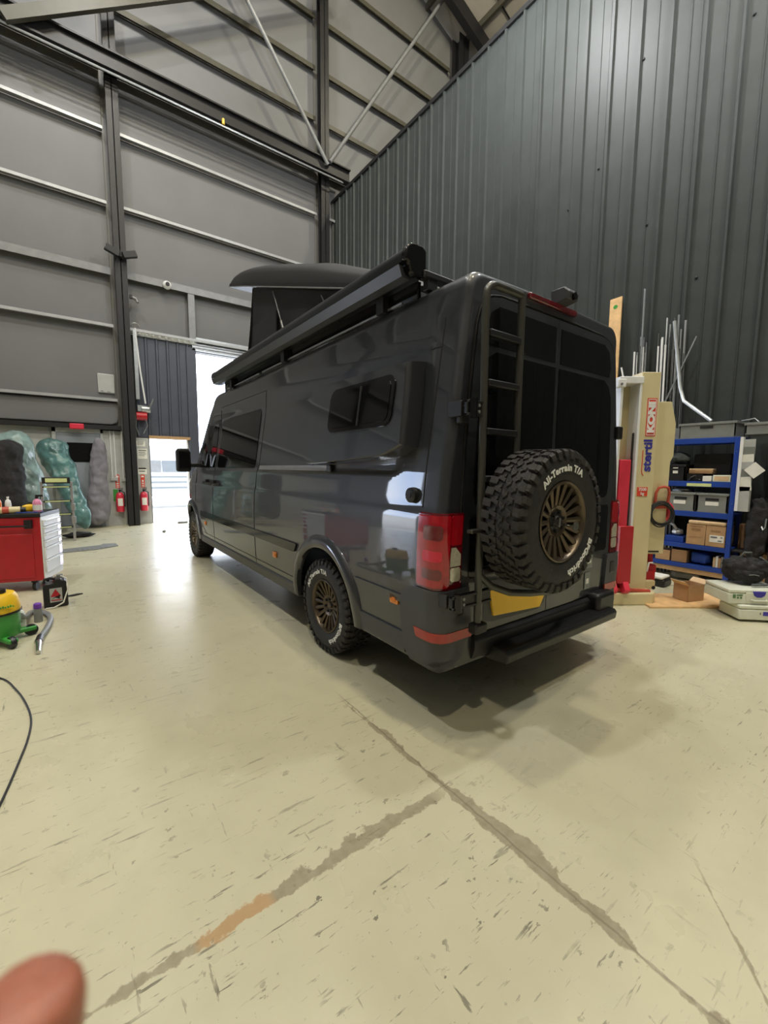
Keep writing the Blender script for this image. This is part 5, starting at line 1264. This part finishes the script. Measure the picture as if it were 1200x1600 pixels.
b = MB(); b.tube([ontop(-.30, .05, .955), ontop(-.2, .02, .953), ontop(-.12, .03, .956), ontop(-.06, .04, .953), ontop(0.0, .10, .953)], .008, 6); obj('air_hose', b, 'shelf_blue', label='blue air line lying along the tool chest edge', cat='hose')
# step ladder behind the chest
t = thing('folding_steps', (-.26, 10.45, 0), label='folding black and grey step ladder with yellow stripe behind tool chest', cat='step ladder')
t.scale = (1.25, 1.25, 1)
for x_ in (-.19, .18):
    b = MB(); b.box(x_ - .018, x_ + .018, -.02, .02, 0, 1.20); obj('side_rail', b, 'galv', t, bevel=.003)
b = MB(); b.box(-.18, .17, -.04, .04, 1.16, 1.28); tp = obj('top_tray', b, 'plastic_black', t, bevel=.008)
b = MB(); b.box(-.14, .13, -.043, -.040, 1.185, 1.26); obj('stripe', b, 'lime', tp, smooth=0)
for z_ in (.28, .54, .80, 1.08): b = MB(); b.box(-.18, .17, -.06, .05, z_, z_ + .03); st_ = obj('step_tread', b, 'plastic_black', t, bevel=.004); b = MB(); b.box(-.16, .15, -.063, -.060, z_ + .006, z_ + .024); obj('stripe', b, 'lime', st_, smooth=0)
for z_ in (.36, .62): b = MB(); b.box(.155, .215, -.03, .03, z_, z_ + .14); obj('hinge_block', b, 'galv', t, bevel=.006)
# wrapped bundles against the far wall
def roll(name, p0, p1, r0, r1, m, lab, cat='bundle', sq=1.0, seed=1, flat=.75):
    r_ = random.Random(seed); p0, p1 = Vector(p0), Vector(p1); n = 22; b = MB(); rings = []
    d = (p1 - p0).normalized(); u = d.cross(Vector((0, 1, 0))).normalized(); w = u.cross(d).normalized()
    K = 16
    ph = [r_.uniform(0, 6) for _ in range(6)]
    for i in range(K + 1):
        t_ = i / K; e = min(1, math.sin(PI * min(max(t_, .0), 1)) * 7 + .05) ** .5; rr = (r0 + (r1 - r0)*t_) * e
        ring = []
        for k in range(n):
            a = 2*PI*k/n; q = 1 + .05*math.sin(3*a + ph[0] + t_*5) + .03*math.sin(7*a + ph[1] - t_*11) + .035*math.sin(t_*23 + ph[2] + a)
            ring.append(b.bm.verts.new(p0 + (p1 - p0)*t_ + u*math.cos(a)*rr*q + w*math.sin(a)*rr*q*flat))
        rings.append(ring)
    for i in range(K):
        for k in range(n): b.face([rings[i][k], rings[i][(k+1)%n], rings[i+1][(k+1)%n], rings[i+1][k]])
    b.face(rings[0][::-1]); b.face(rings[-1])
    o = obj(name, b, m, label=lab, cat=cat, smooth=60, subdiv=2)
    crumple(o, .30, .12); crumple(o, .10, .03); return o
roll('wrapped_roll', (.20, 11.45, .10), (-.42, 12.08, 2.08), .15, .32, 'teal_wrap', 'teal plastic wrapped roll leaning left against the far wall', seed=3)
roll('wrapped_roll', (-.62, 10.9, .22), (-1.0, 11.35, 2.20), .30, .33, 'pale_wrap', 'pale green plastic wrapped roll at the far left', seed=5)
roll('dark_roll', (-1.02, 10.55, .25), (-1.02, 10.75, 2.0), .26, .28, 'black_cloth', 'black wrapped roll at the left edge in front of the pale green one', seed=7)
roll('grey_roll', (.44, 12.28, .06), (.56, 12.42, 2.20), .24, .15, 'grey_wrap', 'tall grey fabric roll standing beside the far grey door', seed=9, flat=.5)
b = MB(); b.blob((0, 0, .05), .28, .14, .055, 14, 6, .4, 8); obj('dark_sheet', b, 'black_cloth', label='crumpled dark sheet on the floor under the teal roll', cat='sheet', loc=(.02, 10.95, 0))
# floor mat (expanded panel)
b = MB(); m_ = Matrix.Identity(4); b.box(-.75, .72, 9.20, 9.22, .001, .012)
b.bm.free(); b = MB(); b.prism([(-.55, 9.02), (.30, 9.10), (.62, 9.30), (.60, 9.62), (.40, 9.68), (.35, 9.55), (-.10, 9.45), (-.60, 9.40)], 2, .001, .012)
mt = obj('floor_panel', b, 'crate_grey', label='flat grey ribbed panel lying on the floor behind the tool chest', cat='panel', smooth=0)
b = MB()
for k in range(14): b.box(-.5 + k*.07, -.47 + k*.07, 9.12 + .006*k, 9.36 + .012*k, .012, .016)
obj('ribs', b, 'steel_grey', mt, smooth=0)
# oil canister
t = thing('oil_canister', (-.22, 5.66, 0), .05, label='black plastic oil canister with red label by the tool chest', cat='canister')
b = MB(); b.prism([(-.10, 0), (.10, 0), (.105, .02), (.105, .25), (.085, .285), (.05, .29), (.05, .31), (.0, .31), (-.01, .27), (-.05, .262), (-.085, .268), (-.105, .24), (-.105, .02)], 1, -.07, .07); obj('can_body', b, 'plastic_black', t, bevel=.012)
b = MB(); b.tube([(-.095, 0, .26), (-.085, 0, .30), (-.04, 0, .31), (.005, 0, .295)], .014, 10); obj('handle', b, 'plastic_black', t)
b = MB(); b.cyl((.045, 0, .305), .028, .035, 2, 16); obj('cap', b, 'crate_grey', t)
b = MB(); b.box(-.05, .055, -.0725, -.0705, .06, .21); lb = obj('label_plate', b, 'offwhite', t, smooth=0)
b = MB(); b.prism([(-.045, .12), (.0, .20), (.045, .12)], 1, -.074, -.0725).box(-.04, .045, -.074, -.0725, .075, .085); obj('label_print', b, 'red_paint', lb, smooth=0)
b = MB(); b.prism([(-.04, .09), (-.01, .115), (.03, .09), (.04, .135), (.0, .115)], 1, -.075, -.0735); obj('label_emblem', b, 'steel_dark', lb, smooth=0)
b = MB(); b.tube([(.05, -.02, .33), (.10, -.05, .30), (.105, -.085, .18), (.06, -.10, .05), (-.02, -.11, .012), (-.09, -.10, .010)], .007, 8); obj('filler_hose', b, 'paper', t)
# bottles on the floor
bottle('trigger_bottle', (-.47, 4.99, 0), .050, .225, 'translucent', 'red_bright', 'translucent bottle with red collar standing by the vacuum', ringm=None)
b = MB(); b.lathe([(0, 0), (.014, 0), (.010, .06), (0, .06)], 10); obj('dropper_tip', b, 'paper', label='white nozzle tip on the translucent bottle by the vacuum', cat='nozzle', loc=(-.47, 4.99, .229))
t = thing('aerosol_can', (-.345, 5.16, 0), label='grey aerosol can with purple cap standing on the floor', cat='can')
b = MB(); b.lathe([(0, 0), (.033, 0), (.034, .005), (.034, .125), (.030, .135), (0, .135)], 20); obj('can_body', b, 'crate_grey', t)
b = MB(); b.lathe([(0, .135), (.032, .135), (.033, .14), (.031, .18), (.02, .187), (0, .187)], 20); obj('cap', b, 'purple', t)
# vacuum cleaner
t = thing('wet_vacuum', (-.60, 4.72, 0), label='green and yellow drum vacuum cleaner cut by the left edge', cat='vacuum')
b = MB(); b.lathe([(0, .06), (.15, .06), (.165, .10), (.17, .27), (.16, .275), (0, .275)], 32); obj('drum', b, 'green', t)
b = MB(); b.lathe([(0, .28), (.175, .275), (.178, .30), (.16, .40), (.14, .43), (0, .44)], 32); hd = obj('motor_head', b, 'yellow', t)
b = MB(); b.lathe([(.150, .268), (.182, .268), (.182, .284), (.150, .284)], 32); obj('lid_ring', b, 'plastic_black', t)
b = MB()
for k in range(7): b.box(-.01 + k*.016, -.001 + k*.016, -.185, -.168, .335, .345 + .004*(k % 3), Matrix.Rotation(.3 + .0*k, 4, 'Z'))
obj('head_print', b, 'green', hd, smooth=0)
b = MB(); b.tube([(.05, -.02, .43), (.06, -.02, .47)], .03, 12).cyl((.05, -.02, .44), .04, .03, 2, 14); obj('switch', b, 'plastic_black', hd)
for ang in (-1.05, .3, 2.1, 3.6):
    m_ = Matrix.Rotation(ang, 4, 'Z'); b = MB(); b.box(.10, .27, -.035, .035, .045, .085, m_); ft = obj('foot', b, 'green', t, bevel=.012)
    b = MB(); m2 = m_ @ Matrix.Translation((.235, 0, .05)) @ Matrix.Rotation(PI/2, 4, 'X'); b.lathe([(0, -.018), (.048, -.018), (.05, -.01), (.05, .01), (.048, .018), (0, .018)], 20, m2); obj('castor', b, 'plastic_black', ft)
t = thing('vacuum_hose', (0, 0, 0), label='grey vacuum hose with metal nozzle curling on the floor', cat='hose')
hp = [(-.44, 4.80, .19), (-.43, 5.1, .08), (-.42, 5.40, .035), (-.36, 5.44, .03), (-.28, 5.28, .03), (-.25, 5.08, .03), (-.27, 4.80, .03), (-.305, 4.58, .03)]
def smooth_path(P, n=8):
    P = [Vector(p) for p in P]; out = []
    for i in range(len(P)-1):
        a, b_, c, d = P[max(i-1, 0)], P[i], P[i+1], P[min(i+2, len(P)-1)]
        for k in range(n):
            t_ = k/n; out.append(.5*((2*b_) + (c-a)*t_ + (2*a-5*b_+4*c-d)*t_*t_ + (-a+3*b_-3*c+d)*t_**3))
    out.append(P[-1]); return out
sp_ = smooth_path(hp, 14); b = MB(); b.tube(sp_, [.021 + .0025*(i % 2) for i in range(len(sp_))], 12); obj('hose_tube', b, 'crate_grey', t, smooth=60)
b = MB(); b.tube([(-.303, 4.60, .03), (-.310, 4.47, .03)], .027, 14); obj('hose_cuff', b, 'plastic_black', t)
b = MB(); b.tube([(-.310, 4.47, .03), (-.308, 4.44, .03), (-.305, 4.36, .026), (-.300, 4.24, .022)], [.024, .024, .019, .016], 14); obj('metal_nozzle', b, 'wrench_steel', t)
# cable on the floor at left
cp = [(-.80, 4.25, .006), (-.50, 3.91, .006), (-.39, 3.64, .006), (-.32, 3.38, .006), (-.28, 3.14, .006), (-.28, 2.92, .006), (-.30, 2.72, .006), (-.33, 2.48, .006), (-.36, 2.30, .006), (-.42, 2.05, .006)]
b = MB(); b.tube(smooth_path(cp, 6), .0055, 8); obj('floor_cable', b, 'steel_dark', label='thin dark cable curving over the floor at left', cat='cable')
# scraps
b = MB(); b.prism([(-.10, 0), (.02, -.02), (.10, .03), (.04, .05), (-.02, .03)], 2, .001, .012); obj('plastic_scrap', b, 'plastic_black', label='black plastic scrap on the floor right of the oil canister', cat='scrap', loc=(-.08, 5.98, 0), smooth=0)
b = MB(); b.blob((0, 0, .025), .04, .03, .025, 8, 6, .4, 2); obj('floor_debris', b, 'crate_grey', label='small grey lump on the floor in front of the small doorway', cat='debris', loc=(1.62, 10.7, 0))
b = MB(); b.box(-.12, .12, -.05, .05, 0, .05); obj('door_block', b, 'steel_grey', label='small block lying by the small doorway threshold', cat='block', loc=(2.30, 12.2, 0), smooth=0, bevel=.01)

# ================================================================ THE PHOTOGRAPHER'S HAND (fingertip close to the lens)
hand = thing('person', (-.0125, .0938, 1.4125), label='blurred fingertip of the photographer reaching up at the bottom left corner', cat='person')
def skin_chain(chains, name, m, par, inv):
    vs, es, rad = [], [], []
    for c in chains:
        st0 = None
        for i, (p, r) in enumerate(c):
            if isinstance(p, int): st0 = p; continue
            vs.append(inv @ Vector(p)); rad.append(r)
            idx = len(vs) - 1
            if st0 is not None: es.append((st0, idx))
            st0 = idx
    me = bpy.data.meshes.new(name); me.from_pydata(vs, es, []); o = bpy.data.objects.new(name, me); COL.objects.link(o)
    md = o.modifiers.new('skin', 'SKIN'); md.use_smooth_shade = True
    for i, v in enumerate(me.skin_vertices[0].data): v.radius = (rad[i], rad[i]); v.use_root = i == 0
    s2 = o.modifiers.new('sub', 'SUBSURF'); s2.levels = 2; s2.render_levels = 2
    me.materials.append(MT[m]); o.parent = par; return o
# hand frame: u along the finger (towards the tip), s sideways, n out of the back
hu = (cU * .96 + cR * .10 - cF * .12).normalized(); hs_ = (cR - hu * cR.dot(hu)).normalized(); hn = hs_.cross(hu)
hm = Matrix((hs_, hu, hn)).transposed().to_4x4()
I4 = hm
tip = 0.0
ch = [
 [((0, -.155, 0), .026), ((0, -.115, 0), .028), ((0, -.085, 0), .024), ((.0, -.062, .004), .0108), ((0, -.038, .006), .0104), ((0, -.016, .003), .0104), ((0, -.004, .0), .0104), ((0, .0030, -.001), .0094)],
 [(1, 0), ((.022, -.090, 0), .016), ((.026, -.066, .010), .0100), ((.026, -.050, .030), .0092), ((.024, -.062, .048), .0086), ((.023, -.076, .050), .0075)],
 [(1, 0), ((-.022, -.092, 0), .016), ((-.024, -.070, .010), .0095), ((-.024, -.056, .028), .0090), ((-.023, -.068, .045), .0084), ((-.022, -.080, .047), .0072)],
 [(1, 0), ((-.036, -.100, 0), .012), ((-.042, -.080, .008), .0085), ((-.042, -.068, .024), .0080), ((-.040, -.080, .038), .0072), ((-.039, -.088, .040), .0062)],
 [(0, 0), ((.036, -.130, .012), .015), ((.052, -.105, .028), .0115), ((.052, -.085, .045), .0105), ((.046, -.074, .060), .0085)],
]
hb = skin_chain(ch, 'hand', 'skin', hand, hm)
b = MB()
def nf(u, v):
    a = (u - .5) * 1.7; yy = -.016 + .0135 * v; r = .0092 - .0032 * max(0, v - .6)
    q = 1 - .25 * (abs(u - .5) * 2) ** 2 * (1 if v > .5 else .5)
    return hm @ Vector((r*math.sin(a), yy * q - .0 , -r*math.cos(a) + .002))
b.grid(nf, 8, 6); obj('fingernail', b, 'nail', hand, smooth=80)
